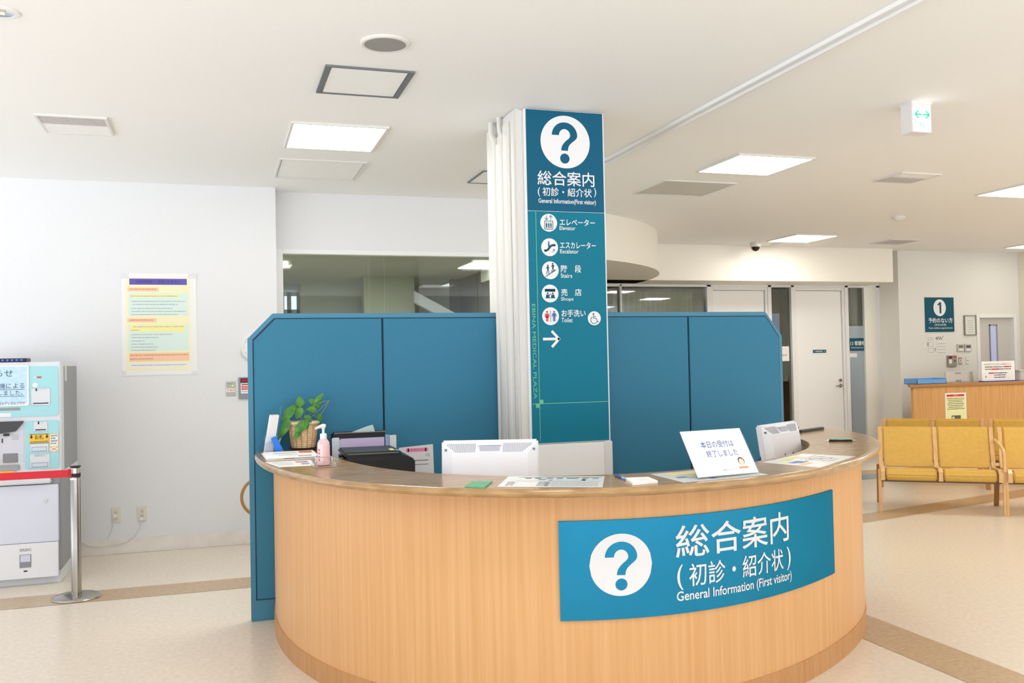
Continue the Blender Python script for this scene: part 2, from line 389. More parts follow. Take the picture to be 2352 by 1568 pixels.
# dim rooms behind
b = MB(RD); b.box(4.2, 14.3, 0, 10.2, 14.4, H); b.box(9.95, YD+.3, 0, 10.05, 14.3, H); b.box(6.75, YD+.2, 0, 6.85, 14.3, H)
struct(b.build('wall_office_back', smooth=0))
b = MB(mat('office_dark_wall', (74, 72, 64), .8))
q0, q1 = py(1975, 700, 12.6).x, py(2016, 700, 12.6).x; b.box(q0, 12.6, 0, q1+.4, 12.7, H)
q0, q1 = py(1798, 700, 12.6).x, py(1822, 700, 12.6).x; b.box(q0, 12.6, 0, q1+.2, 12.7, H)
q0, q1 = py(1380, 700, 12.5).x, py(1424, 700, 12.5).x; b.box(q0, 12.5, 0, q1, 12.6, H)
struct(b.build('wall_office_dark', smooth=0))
a0, a1, z0, z1 = box_on(1766, 716, 1797, 960, 14.2)
b = MB(TRIMW)
for i in range(6): zz = z0+(z1-z0)*i/5; b.box(a0-.25, 14.15, zz-.03, a1, 14.2, zz+.03)
w8 = struct(b.build('window_8', smooth=0))
b = MB(mat('office_window_light', (170, 178, 215), .5, emit=((170, 180, 222), .45))); b.box(a0-.25, 14.22, z0, a1, 14.25, z1); b.build('bright_pane', w8, smooth=0)

# service door behind the far counter
d = MB(mat('service_door_grey', (206, 204, 198), .5)); d.box(dA[0]+.05, YR+.06, 0, dA[1]-.05, YR+.1, dA[3]-.05)
d3 = struct(d.build('door_3', smooth=0))
f = MB(TRIMW); f.box(dA[0]-.01, YR-.015, 0, dA[0]+.05, YR+.12, dA[3]+.01, .003); f.box(dA[1]-.05, YR-.015, 0, dA[1]+.01, YR+.12, dA[3]+.01, .003); f.box(dA[0]+.05, YR-.015, dA[3]-.05, dA[1]-.05, YR+.12, dA[3]+.01, .003)
f.build('door_frame', d3)
q = box_on(2274, 748, 2287, 842, YR+.06)
g = MB(mat('slot_glass', (176, 184, 218), .15, emit=((170, 180, 218), .25))); g.box(q[0], YR+.045, q[2], q[1], YR+.06, q[3]); g.use(GREYP)
g.box(q[1], YR+.04, q[2]-.02, q[1]+.025, YR+.06, q[3]+.02); g.box(q[0]-.012, YR+.04, q[2]-.02, q[0], YR+.06, q[3]+.02); g.box(q[0]-.012, YR+.04, q[3], q[1]+.02, YR+.06, q[3]+.02)
g.build('glazing_slot', d3, smooth=0)

# pillar with its pipe casings
b = MB(mat('pillar_paint', (222, 220, 216), .55)); b.box(1.722, 5.262, 0, 2.304, 5.86, H, .012); struct(b.build('wall_pillar'))
b = MB(mat('pipe_casing', (224, 221, 215), .5))
for yc, r, zt in ((5.405, .05, 2.99), (5.545, .055, 2.97)):
    n = 12
    b.prism([(1.724-r*.55*math.sin(math.pi*i/n), yc-r*math.cos(math.pi*i/n)) for i in range(n+1)], 0, zt-.1, axis='z')
b.box(1.712, 5.34, 0, 1.724, 5.47, H-.06, .004); b.box(1.712, 5.48, 0, 1.724, 5.61, H-.1, .004)
b.tube([(1.708, 5.60, 0), (1.708, 5.60, H-.15), (1.705, 5.605, H-.125), (1.692, 5.622, H-.09), (1.688, 5.628, H-.065), (1.688, 5.628, H)], .02, 12)
b.tube([(1.714, 5.475, 0), (1.714, 5.475, H-.15), (1.712, 5.48, H-.12), (1.704, 5.49, H-.09), (1.700, 5.495, H-.06), (1.700, 5.495, H)], .014, 12)
struct(b.build('trim_2'))
# ceiling joint strip running away from the camera
b = MB(TRIMW); b.box(2.83, -4, H-.022, 2.845, 6.6, H, .002); b.box(2.885, -4, H-.03, 2.90, 6.6, H, .002); b.box(2.845, -4, H-.012, 2.885, 6.6, H)
struct(b.build('trim_3'))

# ------------------------------------------------------------------ ceiling fittings
LAMPM = mat('lamp_diffuser', (255, 255, 255), .5, emit=((255, 250, 240), LAMP))
CF = mat('ceiling_fitting', (226, 224, 220), .5)
def ceil_light(xa, xb, ya, yb, label, m=LAMPM):
    t = thing('ceiling_light', label, 'ceiling light', ((xa+xb)/2, (ya+yb)/2, H), group='square ceiling light panels')
    b = MB(CF); r = .018
    b.box(xa, ya, H-.014, xb, ya+r, H); b.box(xa, yb-r, H-.014, xb, yb, H); b.box(xa, ya+r, H-.014, xa+r, yb-r, H); b.box(xb-r, ya+r, H-.014, xb, yb-r, H)
    b.build('frame', t, smooth=0)
    d = MB(m); d.box(xa+r, ya+r, H-.009, xb-r, yb-r, H-.002); d.build('diffuser', t, smooth=0)
ceil_light(.455, 1.075, 5.87, 6.56, 'bright square ceiling light panel left of the teal pillar sign')
ceil_light(3.76, 4.44, 6.04, 6.70, 'bright square ceiling light panel just right of the ceiling joint strip')
ceil_light(7.06, 7.75, 6.5, 7.14, 'bright ceiling light panel cut by the right photo edge, nearer one')
ceil_light(6.98, 7.62, 9.93, 10.6, 'bright ceiling light panel close to the dome camera above the white doors')
ceil_light(11.1, 11.75, 10.15, 10.72, 'small far ceiling light panel at the right edge above the far counter', mat('lamp_diffuser_far', (255, 255, 255), .5, emit=((255, 250, 240), 4.0)))
ZL = ZR
for (l, t_, r, b_), lab in (((1052, 598, 1146, 612), 'ceiling light behind the glass, beside the pillar'), ((640, 599, 668, 608), 'ceiling light behind the glass, at the left end of the glazing')):
    p = pz(l, b_, ZL); q = pz(r, t_, ZL)
    p = p if l > 700 else Vector((q.x-1.25, p.y, ZL))
    t = thing('ceiling_light', lab, 'ceiling light', ((p.x+q.x)/2, (p.y+q.y)/2, ZL), group='lights inside the glazed room')
    d = MB(CF); d.box(p.x-.02, p.y-.02, ZL-.02, p.x+1.27, q.y+.02, ZL); d.build('frame', t, smooth=0)
    d = MB(mat('dim_lamp', (255, 255, 255), .5, emit=((235, 245, 235), 4.5)))
    for k in range(4): d.box(p.x+.31*k, p.y, ZL-.03, p.x+.31*k+.29, q.y, ZL-.02)
    d.build('diffuser', t, smooth=0)

def hatch(x0, x1, y0, y1, label, frame, fw, fw2, panel=CEIL, name='access_hatch'):
    t = thing(name, label, 'access panel', ((x0+x1)/2, (y0+y1)/2, H), group='square ceiling access panels')
    b = MB(frame)
    b.box(x0, y0, H-.01, x1, y0+fw2, H); b.box(x0, y1-fw2, H-.01, x1, y1, H); b.box(x0, y0+fw2, H-.01, x0+fw, y1-fw2, H); b.box(x1-fw, y0+fw2, H-.01, x1, y1-fw2, H)
    b.build('frame', t, smooth=0)
    b = MB(panel); g = .006; b.box(x0+fw+g, y0+fw2+g, H-.006, x1-fw-g, y1-fw2-g, H-.001); b.build('panel', t, smooth=0)
    b = MB(GREYP); b.box(x0+fw, y0+fw2, H-.003, x1-fw, y1-fw2, H-.0005); b.build('shadow_gap', t, smooth=0)
    return t
HG = mat('hatch_grey', (120, 124, 128), .4, metal=.3)
hatch(.54, 1.005, 4.717, 5.203, 'square hatch with dark grey frame next to the ceiling speaker', HG, .028, .014)
hatch(.448, 1.10, 6.945, 7.63, 'pale square ceiling hatch behind the light panel on the left', CF, .016, .016)
hatch(2.04, 2.7, 7.05, 7.545, 'ceiling hatch half hidden behind the pillar', HG, .016, .01)
hatch(3.68, 4.39, 7.09, 7.74, 'thin framed grey ceiling panel right of the pillar, behind the light', CF, .014, .014, mat('panel_grey', (206, 204, 196), .5))
hatch(8.64, 9.12, 10.17, 10.62, 'small greyish ceiling panel far away above the far wall sign', CF, .014, .014, mat('panel_grey2', (188, 184, 184), .5))
def grille(x0, x1, y0, y1, label, mesh_only=False):
    t = thing('air_grille', label, 'air vent', ((x0+x1)/2, (y0+y1)/2, H), group='ceiling air vents')
    b = MB(CF); r = .016
    b.box(x0, y0, H-.012, x1, y0+r, H); b.box(x0, y1-r, H-.012, x1, y1, H); b.box(x0, y0+r, H-.012, x0+r, y1-r, H); b.box(x1-r, y0+r, H-.012, x1, y1-r, H)
    b.build('frame', t, smooth=0)
    ym = y0+(y1-y0)*.46
    b = MB(CEIL)
    if mesh_only: b.box(x0+r, y0+r, H-.005, x1-r, ym, H-.001)
    else: b.box(x0+r, ym, H-.010, x1-r, y1-r, H-.001)
    b.build('cover', t, smooth=0)
    b = MB(mat('vent_shadow', (96, 88, 86), .8)); a, c_ = (ym, y1-r) if mesh_only else (y0+r, ym); b.box(x0+r, a, H-.002, x1-r, c_, H-.0005); b.build('backing', t, smooth=0)
    b = MB(mat('vent_slat', (206, 200, 198), .5)); n = 6
    for k in range(n):
        yy = a+(c_-a)*(k+.25)/n; b.box(x0+r, yy, H-.011, x1-r, yy+(c_-a)/n*.5, H-.003)
    b.build('slats', t, smooth=0)
grille(-1.032, -.628, 6.04, 6.475, 'rectangular air vent with louvres high on the far left of the ceiling')
grille(5.53, 5.95, 6.36, 6.75, 'square half-meshed air vent below the exit sign on the right', True)
# speaker
cx, cy = .779, 4.331
t = thing('ceiling_speaker', 'round grey ceiling speaker above the dark framed hatch', 'speaker', (cx, cy, H))
b = MB(CF); b.lathe([(.118, 0), (.118, -.006), (.110, -.012), (.100, -.012), (.098, 0)], (cx, cy, H), 48); b.build('rim', t)
b = MB(noisy('speaker_mesh', (142, 140, 138), (158, 156, 154), nscale=700, rough=.6)); b.lathe([(.1, -.004), (.1, -.010), (0, -.014)], (cx, cy, H), 48); b.build('grille', t)
# downlight at the corner
cx, cy = -.868, 4.356
t = thing('downlight', 'recessed round downlight at the top left corner', 'downlight', (cx, cy, H))
b = MB(TRIMW); b.lathe([(.075, 0), (.075, -.006), (.055, -.008), (.052, 0)], (cx, cy, H), 40); b.build('rim', t)
b = MB(CHROME); b.lathe([(.054, -.006), (.03, -.001), (0, -.0005)], (cx, cy, H), 40); b.build('reflector', t)
b = MB(mat('downlight_bulb', (250, 240, 215), .3)); b.cyl((cx-.02, cy, H-.006), (cx+.02, cy, H-.006), .008); b.build('bulb', t)
# dome camera, detectors
p = pz(1735, 557, H); cx, cy = p.x, p.y
t = thing('dome_camera', 'small dome security camera on the ceiling above the white doors', 'security camera', (cx, cy, H))
b = MB(mat('camera_white', (214, 212, 206), .4)); b.lathe([(.075, 0), (.075, -.045), (.064, -.06), (.055, -.06)], (cx, cy, H), 32); b.build('housing', t)
b = MB(mat('camera_dome', (30, 26, 24), .1)); b.lathe([(.058, -.055), (.055, -.08), (.042, -.10), (.022, -.115), (0, -.12)], (cx, cy, H), 32); b.build('dome', t)
for (px_, py_), lab in (((1783, 560), 'white smoke detector on the ceiling beside the dome camera'), ((2063, 498), 'white smoke detector on the ceiling between two air vents')):
    p = pz(px_, py_, H); b = MB(CF); b.lathe([(.075, 0), (.075, -.012), (.055, -.03), (.03, -.045), (0, -.048)], (p.x, p.y, H), 32)
    tag(b.build('smoke_detector', loc=(p.x, p.y, H)), lab, 'smoke detector', 'ceiling smoke detectors')
# emergency exit lamp
x0, x1, z0, z1, yf = 4.05, 4.18, 2.856, 3.02, 4.55
t = thing('exit_sign', 'small lit exit sign box with green arrows hanging under the ceiling', 'exit sign', ((x0+x1)/2, yf+.03, H))
b = MB(mat('exit_box', (236, 232, 232), .4)); b.box(x0-.008, yf, z0-.01, x1+.008, yf+.10, H-.006, .004); b.box(x0-.012, yf-.004, H-.012, x1+.012, yf+.104, H); b.build('housing', t)
b = MB(mat('exit_face', (252, 252, 255), .4, emit=((248, 250, 255), 0.95))); b.rect(x0, z0, x1, z1-.02, yf-.002); b.build('lit_face', t, smooth=0)
eg = mat('exit_green', (40, 196, 150), .4, emit=((40, 196, 150), .45)); m = (x0+x1)/2; zc = z0+.098; y = yf-.004
for s_, e in ((1, x0+.012), (-1, x1-.012)):
    b = MB(eg); b.line((e+s_*.006, zc), (m-s_*.006, zc), .010, y)
    b.line((e, zc), (e+s_*.026, zc+.024), .009, y); b.line((e, zc), (e+s_*.026, zc-.024), .010, y); b.build('arrow', t, smooth=0)
b = MB(eg)
for u in (-.014, 0, .013): b.rect(m+u-.002, z0+.016, m+u+.002, z0+.048, y)
for w_ in (.047, .032): b.rect(m-.014, z0+w_-.003, m, z0+w_, y)
b.rect(m, z0+.018, m+.014, z0+.021, y)
b.build('symbol', t, smooth=0)

# ------------------------------------------------------------------ reception desk (horseshoe plan, centre 2.0, 5.2; t = angle from straight towards the visitor)
K_OUT = [0.00524, 0.01419, -0.04598, -0.1253, 0.15849, 0.36558, -0.2117, -0.31324, 1.9261]
K_INN = [-0.00294, 0.01896, 0.02541, -0.13346, -0.04437, 0.30203, -0.05105, -0.23851, 1.5179]
K_BOD = [0.00935, 0.02217, -0.05519, -0.15584, 0.10739, 0.35182, -0.08177, -0.25859, 1.72778]
YP = 5.625                                       # face of the screens the desk ends against
def rad(k, t):
    r = 0.0
    for a in k: r = r*t+a
    return r
def dp(k, t, off=0.0):
    r = rad(k, t)+off
    return (2.0+r*math.sin(t), min(5.2-r*math.cos(t), YP))
def dn(k, t):                                    # outward normal
    a, b = dp(k, t-.002), dp(k, t+.002); d = Vector((b[0]-a[0], b[1]-a[1])).normalized()
    return Vector((d.y, -d.x))
def outline(k, off=0.0, n=96, t0=-1.82, t1=1.83): return [dp(k, t0+(t1-t0)*i/n, off) for i in range(n+1)]
ND = 96; EO, EB, EI = 1.64, 1.62, 1.45                  # the right-hand arm stops short of the screen; ends of top, body and inner edge
desk = thing('reception_desk', 'large curved beech reception desk with dark glossy worktop and teal information sign', 'reception desk', (2.0, 4.4, 0))
def ring_solid(mb, A, B, z0, z1):                # solid between two open outlines
    for (a, a2), (b, b2) in zip(zip(A, A[1:]), zip(B, B[1:])):
        mb.face([(a[0], a[1], z1), (a2[0], a2[1], z1), (b2[0], b2[1], z1), (b[0], b[1], z1)])
        mb.face([(a[0], a[1], z0), (b[0], b[1], z0), (b2[0], b2[1], z0), (a2[0], a2[1], z0)])
        mb.face([(a[0], a[1], z0), (a2[0], a2[1], z0), (a2[0], a2[1], z1), (a[0], a[1], z1)])
        mb.face([(b[0], b[1], z0), (b[0], b[1], z1), (b2[0], b2[1], z1), (b2[0], b2[1], z0)])
    for i in (0, -1):
        a, b = A[i], B[i]; mb.face([(a[0], a[1], z0), (a[0], a[1], z1), (b[0], b[1], z1), (b[0], b[1], z0)])
    bmesh.ops.remove_doubles(mb.bm, verts=mb.bm.verts[:], dist=1e-5); bmesh.ops.recalc_face_normals(mb.bm, faces=mb.bm.faces[:])
    return mb
ring_solid(MB(VENEER), outline(K_BOD, t1=EB), outline(K_INN, .02, t1=EI), 0.1, 0.962).build('body', desk)
ring_solid(MB(KICK), outline(K_BOD, .006, t1=EB), outline(K_INN, .02, t1=EI), 0.0, 0.10).build('kick_plate', desk)
ring_solid(MB(mat('inner_counter', (196, 186, 170), .5)), outline(K_INN, .018, t1=EI), outline(K_INN, -.60, t1=EI), 0.69, 0.72).build('inner_counter', desk)
# worktop: flat laminate field and a rounded solid nosing
ring_solid(MB(WALNUT), outline(K_OUT, -.026, t1=EO), outline(K_INN, t1=EI), 0.964, 1.0).build('worktop', desk)
b = MB(NOSING); prof = [(-.026, 1.0)]+[(-.018+.018*math.sin(a), .982+.018*math.cos(a)) for a in [math.pi*i/12 for i in range(13)]]+[(-.026, .964)]
rows = [[(*dp(K_OUT, -1.82+(EO+1.82)*i/ND, o), z) for i in range(ND+1)] for o, z in prof]
for A, B in zip(rows, rows[1:]):
    for i in range(ND): b.face([A[i], A[i+1], B[i+1], B[i]])
bmesh.ops.remove_doubles(b.bm, verts=b.bm.verts[:], dist=1e-5); b.build('nosing', desk)
# the sign follows the curve of the body
def wrap(p):                                     # x = t, y = distance off the body (minus = outwards), z stays
    t = p[0]; q = dp(K_BOD, t); n = dn(K_BOD, t)
    return Vector((q[0]-n.x*p[1], q[1]-n.y*p[1], p[2]))
TA, TB, SZ0, SZ1 = -.391, .543, .438, .842
b = MB(SIGND); b.f = wrap; n = 40
for i in range(n):
    a, c_ = TA+(TB-TA)*i/n, TA+(TB-TA)*(i+1)/n
    b.face([(a, -.008, SZ0), (c_, -.008, SZ0), (c_, -.008, SZ1), (a, -.008, SZ1)])
    b.face([(a, 0, SZ1), (a, -.008, SZ1), (c_, -.008, SZ1), (c_, 0, SZ1)]); b.face([(a, 0, SZ0), (c_, 0, SZ0), (c_, -.008, SZ0), (a, -.008, SZ0)])
for a in (TA, TB): b.face([(a, 0, SZ0), (a, -.008, SZ0), (a, -.008, SZ1), (a, 0, SZ1)])
bmesh.ops.remove_doubles(b.bm, verts=b.bm.verts[:], dist=1e-5)
sg = b.build('sign_panel', desk)
def q_mark(b, cu, cw, ru, rw, y, n=1):           # question mark drawn in a disc of radii ru, rw
    def P(u, w): return (cu+u*ru, cw+w*rw)
    out, inn = [], []
    for i in range(19):
        a = math.radians(180-180*i/18); out.append((.515*math.cos(a), .25+.495*math.sin(a))); inn.append((.228*math.cos(a), .25+.24*math.sin(a)))
    out += [(.50, .185), (.46, .125), (.40, .07), (.33, .015), (.26, -.04), (.20, -.10), (.155, -.17), (.13, -.25), (.12, -.335)]
    inn += [(.217, .205), (.195, .165), (.155, .125), (.09, .075), (.02, .015), (-.05, -.06), (-.105, -.14), (-.135, -.23), (-.15, -.325)]
    for (a, a2), (c_, c2) in zip(zip(out, out[1:]), zip(inn, inn[1:])):
        b.poly([P(*a), P(*c_), P(*c2), P(*a2)], y)
    b.disc(*P(-.01, -.63), ru*.19, y, rw*.19)
def fan_disc(b, cu, cw, ru, rw, y, n=48, m=12):   # disc cut into strips so that it follows the curve
    for i in range(m):
        u0, u1 = -1+2*i/m, -1+2*(i+1)/m
        pts = [(u0+(u1-u0)*k/3, math.sqrt(max(0, 1-(u0+(u1-u0)*k/3)**2))) for k in range(4)]
        b.poly([(cu+u*ru, cw-w*rw) for u, w in pts]+[(cu+u*ru, cw+w*rw) for u, w in pts[::-1]], y)
b = MB(WHITE); b.f = wrap
fan_disc(b, -.25, .6585, .0735, .1265, -.0095); b.use(SIGND); q_mark(b, -.25, .6585, .0735, .1265, -.0105); b.build('question_mark', sg, smooth=0)
b = MB(WHITE); b.f = wrap
b.text('総合案内', -.116, .266, .667, .802, -.0095, .008, sub=16)
b.text('(', -.114, -.098, .535, .640, -.0095, .004); b.text('初診・紹介状', -.082, .238, .545, .640, -.0095, .006, sub=16); b.text(')', .254, .272, .535, .640, -.0095, .004)
b.text('General Information (First visitor)', -.116, .274, .478, .530, -.0095, .012, sub=16)
b.build('lettering', sg, smooth=0)['label'] = 'white lettering'

# ------------------------------------------------------------------ teal screens behind the desk
def screen(label, xa, xb, chL, chR, splits, zt=1.812):
    t = thing('partition_screen', label, 'partition screen', ((xa+xb)/2, 5.66, 0), group='teal screens behind the desk')
    pts = [(xa, 0), (xb, 0)]
    pts += ([(xb, zt-.17), (xb-.13, zt)] if chR else [(xb, zt)]) + ([(xa+.145, zt), (xa, zt-.15)] if chL else [(xa, zt)])
    b = MB(TEALF); b.prism(pts, 5.645, 5.685, bev=.003); b.build('frame', t)
    return t
def fpanel(t, pts, name='panel', m=TEAL):
    b = MB(TEALD); cx = sum(p[0] for p in pts)/len(pts); cz = sum(p[1] for p in pts)/len(pts)
    b.prism([(x+(.007 if x > cx else -.007), z+(.007 if z > cz else -.007)) for x, z in pts], 5.641, 5.646); b.build('groove', t, smooth=0)
    b = MB(m); b.prism(pts, 5.632, 5.646, bev=.002); b.build(name, t)
XA, XB = .165, 1.712
s1 = screen('teal fabric screen with one cut corner standing left of the pillar', XA, XB, True, False, ())
m1 = .965; e = .035
fpanel(s1, [(XA+e, .13), (m1-.006, .13), (m1-.006, 1.812-e), (XA+e+.125, 1.812-e), (XA+e, 1.812-.15-.012)])
fpanel(s1, [(m1+.006, .13), (XB-.012, .13), (XB-.012, 1.812-e), (m1+.006, 1.812-e)])
XA2, XB2 = 2.345, 3.825
s2 = screen('teal fabric screen with one cut corner standing right of the pillar', XA2, XB2, False, True, ())
m2 = 3.074
fpanel(s2, [(XA2+.02, .13), (m2-.006, .13), (m2-.006, 1.812-e), (XA2+.02, 1.812-e)])
fpanel(s2, [(m2+.006, .13), (XB2-e, .13), (XB2-e, 1.812-.17-.012), (XB2-e-.105, 1.812-e), (m2+.006, 1.812-e)])

# ------------------------------------------------------------------ the tall sign on the pillar
YC = 5.238
sx0, sx1 = 1.792, 2.294; sz0, sz1, szm = 1.0, 3.024, 2.406
t = thing('pillar_sign', 'tall teal sign with white question mark and pictograms on the pillar', 'sign', ((sx0+sx1)/2, YC+.02, sz0))
b = MB(TRIMW); b.box(sx0-.012, YC+.003, sz0-.005, sx1+.010, 5.262, sz1+.004, .003); b.build('backing', t)
b = MB(SIGNU); b.box(sx0, YC, szm+.0015, sx1, YC+.01, sz1); b.build('header_panel', t, smooth=0)['label'] = 'darker teal header panel'
b = MB(SIGNL); b.box(sx0, YC, sz0, sx1, YC+.01, szm-.0015); b.build('directory_panel', t, smooth=0)
def B(l, t_, r, b_): return box_on(l, t_, r, b_, YC)
YL = YC-.0015
b = MB(WHITE)
x0, x1, z0, z1 = B(1241.3, 266, 1354.1, 386.6); qc = ((x0+x1)/2, (z0+z1)/2, (x1-x0)/2, (z1-z0)/2)
b.disc(qc[0], qc[1], qc[2], YL, qc[3], 64); b.use(SIGNU); q_mark(b, qc[0]-.004, qc[1], qc[2], qc[3], YL-.001); b.build('question_mark', t, smooth=0); b = MB(WHITE)
def T(s_, l, t_, r, b_, bold=0.0, y=YL): x0, x1, z0, z1 = B(l, t_, r, b_); b.text(s_, x0, x1, z0, z1, y, bold)
T('総合案内', 1234.4, 394, 1364.8, 427, .008)
T('(', 1235, 430, 1240.5, 451.5, .004); T('初診・紹介状', 1246, 431.5, 1359, 451.5, .008); T(')', 1364, 431.5, 1369, 453, .004)
T('General Information(First visitor)', 1236.8, 457.5, 1368.3, 471, .014)
b.build('heading_lettering', t, smooth=0)
for s_, *q in (('エレベーター', 1285.3, 503.4, 1366.2, 518.4), ('Elevator', 1285, 519.3, 1321.4, 528.4), ('エスカレーター', 1286.3, 555.7, 1368.3, 571), ('Escalator', 1286.3, 572.6, 1328.7, 582),
               ('階', 1288, 608.9, 1302.6, 625.7), ('段', 1320, 608.7, 1334.6, 626), ('Stairs', 1287.7, 628.2, 1314, 637.8), ('売', 1288.5, 663, 1303.2, 679.3), ('店', 1320.2, 663, 1335.5, 679.3), ('Shops', 1288.5, 682.3, 1317, 692.6),
               ('お手洗い', 1289.4, 711, 1344.9, 727.4), ('Toilet', 1289.4, 730, 1315, 740)): b = MB(WHITE) if s_ in ('エレベーター', 'エスカレーター', '階', '売', 'お手洗い') else b; T(s_, *q, bold=.012 if ord(s_[0]) > 255 else .008); (b.build('row_lettering', t, smooth=0) if ord(s_[0]) < 255 else None)
b = MB(WHITE)
ax0, ax1, az0, az1 = B(1247, 757.5, 1287.5, 799); am = (az0+az1)/2; th = .016
b.rect(ax0, am-th/2, ax1-.012, am+th/2, YL)
for s_ in (1, -1):
    e0 = (ax0+(ax1-ax0)*.5, am+s_*((az1-az0)/2-.006)); b.line(e0, (ax1-.007, am-s_*.004), th, YL-.0003)
b.build('arrow', t, smooth=0); b = MB(LIME)
x0, x1, z0, z1 = B(1228.4, 698, 1238.5, 916)
xm = py(1236, 800, YC).x
b.text('EBINA MEDICAL PLAZA', xm-.024-.011, xm-.024+.011, z0, z1, YL, 0.0, rot=-90); b.build('upright_lettering', t, smooth=0)['label'] = 'lime green upright lettering'; b = MB(LIME)
vl = (py(1230.1, 482.5, YC).x+py(1241, 1016, YC).x)/2
b.rect(vl-.002, sz0+.012, vl+.002, szm-.003, YL-.0006)
hz = (py(1224.6, 928, YC).z+py(1397, 921, YC).z)/2
b.rect(sx0+.004, hz-.002, sx1-.002, hz+.002, YL-.0007)
b.rect(vl, hz, vl+.024, hz+.024, YL-.0005); b.rect(vl-.024, hz-.024, vl, hz, YL-.0005)
b.build('line_motif', t, smooth=0)['label'] = 'lime green line motif'
def picto(px_, py_, rpx=19.2):
    p = py(px_, py_, YC); r = py(px_+rpx, py_, YC).x-p.x
    g = MB(WHITE); g.disc(p.x, p.z, r, YL); g.use(SIGNM)
    return g, (lambda u, w: (p.x+u*r, p.z+w*r)), r, YL-.001
def man(g, P, r, y, u, w, h, col=None, skirt=False, arms=True):
    if col: g.use(col)
    g.disc(*P(u, w+h*.42), r*h*.10, y, n=16)
    if skirt: g.poly([P(u-h*.08, w+h*.28), P(u-h*.2, w-h*.14), P(u+h*.2, w-h*.14), P(u+h*.08, w+h*.28)], y)
    else: g.poly([P(u-h*.13, w+h*.29), P(u-h*.13, w-h*.06), P(u+h*.13, w-h*.06), P(u+h*.13, w+h*.29)], y)
    for s_ in (-1, 1):
        g.line(P(u+s_*h*.065, w-h*.05), P(u+s_*h*.065, w-h*.5), r*h*.1, y)
        if arms: g.line(P(u+s_*h*.16, w+h*.27), P(u+s_*h*.22, w-h*.04), r*h*.07, y)
g, P, r, y = picto(1260.1, 511.5)
g.path([P(-.48, -.72), P(.48, -.72), P(.48, .2), P(-.48, .2), P(-.48, -.76)], r*.07, y)
for u in (-.26, 0, .26): man(g, P, r, y, u, -.28, .62, arms=False)
for u, s_ in ((-.26, -1), (.26, 1)):
    g.line(P(u, .32), P(u, .82), r*.06, y); e = .82 if s_ > 0 else .32
    for k in (-1, 1): g.line(P(u, e), P(u+k*.2, e-s_*.2), r*.06, y)
g.build('pictogram', t, smooth=0)['label'] = 'elevator pictogram'
g, P, r, y = picto(1262.2, 567.7)
g.path([P(-.55, -.38), P(-.28, -.36), P(.2, .22), P(.6, .24)], r*.24, y); g.disc(*P(-.55, -.38), r*.12, y, n=14); g.disc(*P(.6, .24), r*.12, y, n=14)
g.disc(*P(-.1, .6), r*.08, y, n=12); g.line(P(-.1, .5), P(-.1, .05), r*.15, y); g.line(P(.3, -.55), P(.56, -.22), r*.05, y); g.line(P(.56, -.22), P(.36, -.24), r*.05, y); g.line(P(.56, -.22), P(.56, -.44), r*.05, y)
g.build('pictogram', t, smooth=0)['label'] = 'escalator pictogram'
g, P, r, y = picto(1263.9, 620.5)
st = []
for k in range(6): st += [P(-.6+.22*k, -.66+.14*k), P(-.6+.22*(k+1), -.66+.14*k)]
g.path(st, r*.07, y)
for u, w_ in ((-.3, .1), (.3, .3)):
    g.disc(*P(u, w_+.45), r*.09, y, n=14); g.line(P(u, w_+.34), P(u, w_-.08), r*.18, y); g.path([P(u, w_-.05), P(u+.12, w_-.25), P(u+.08, w_-.5)], r*.08, y); g.path([P(u, w_-.05), P(u-.1, w_-.3), P(u-.16, w_-.55)], r*.08, y); g.path([P(u-.06, w_+.3), P(u-.2, w_+.08)], r*.06, y); g.path([P(u+.06, w_+.3), P(u+.2, w_+.12)], r*.06, y)
g.build('pictogram', t, smooth=0)['label'] = 'stairs pictogram'
g, P, r, y = picto(1263.3, 673.9)
g.poly([P(-.62, .3), P(.62, .3), P(.62, .52), P(-.62, .52)], y)
for k in range(5): g.disc(*P(-.5+.25*k, .3), r*.125, y, n=14)
for u in (-.3, .32):
    g.disc(*P(u, .02), r*.1, y, n=14); g.poly([P(u-.24, -.48), P(u+.24, -.48), P(u+.16, -.12), P(u-.16, -.12)], y)
g.line(P(-.62, -.5), P(.62, -.5), r*.06, y); g.line(P(-.15, -.2), P(.1, -.05), r*.09, y)
g.build('pictogram', t, smooth=0)['label'] = 'shop counter pictogram'
g, P, r, y = picto(1264.5, 726)
man(g, P, r, y, -.42, 0, 1.15, RED, True); man(g, P, r, y, .42, 0, 1.15, mat('pictogram_blue', (40, 92, 190), .5)); g.use(DARK); g.line(P(0, -.62), P(0, .62), r*.05, y)
g.build('pictogram', t, smooth=0)['label'] = 'red and blue toilet pictogram'
g, P, r, y = picto(1364.8, 730.8, 14.9)
g.disc(*P(-.12, .62), r*.12, y, n=16); g.path([P(-.12, .5), P(-.12, 0), P(.3, 0), P(.5, -.5), P(.72, -.5)], r*.08, y); g.line(P(-.1, .25), P(.25, .22), r*.07, y); g.arc(*P(-.05, -.25), r*.5, 120, 340, r*.08, y)
g.build('pictogram', t, smooth=0)['label'] = 'wheelchair pictogram'
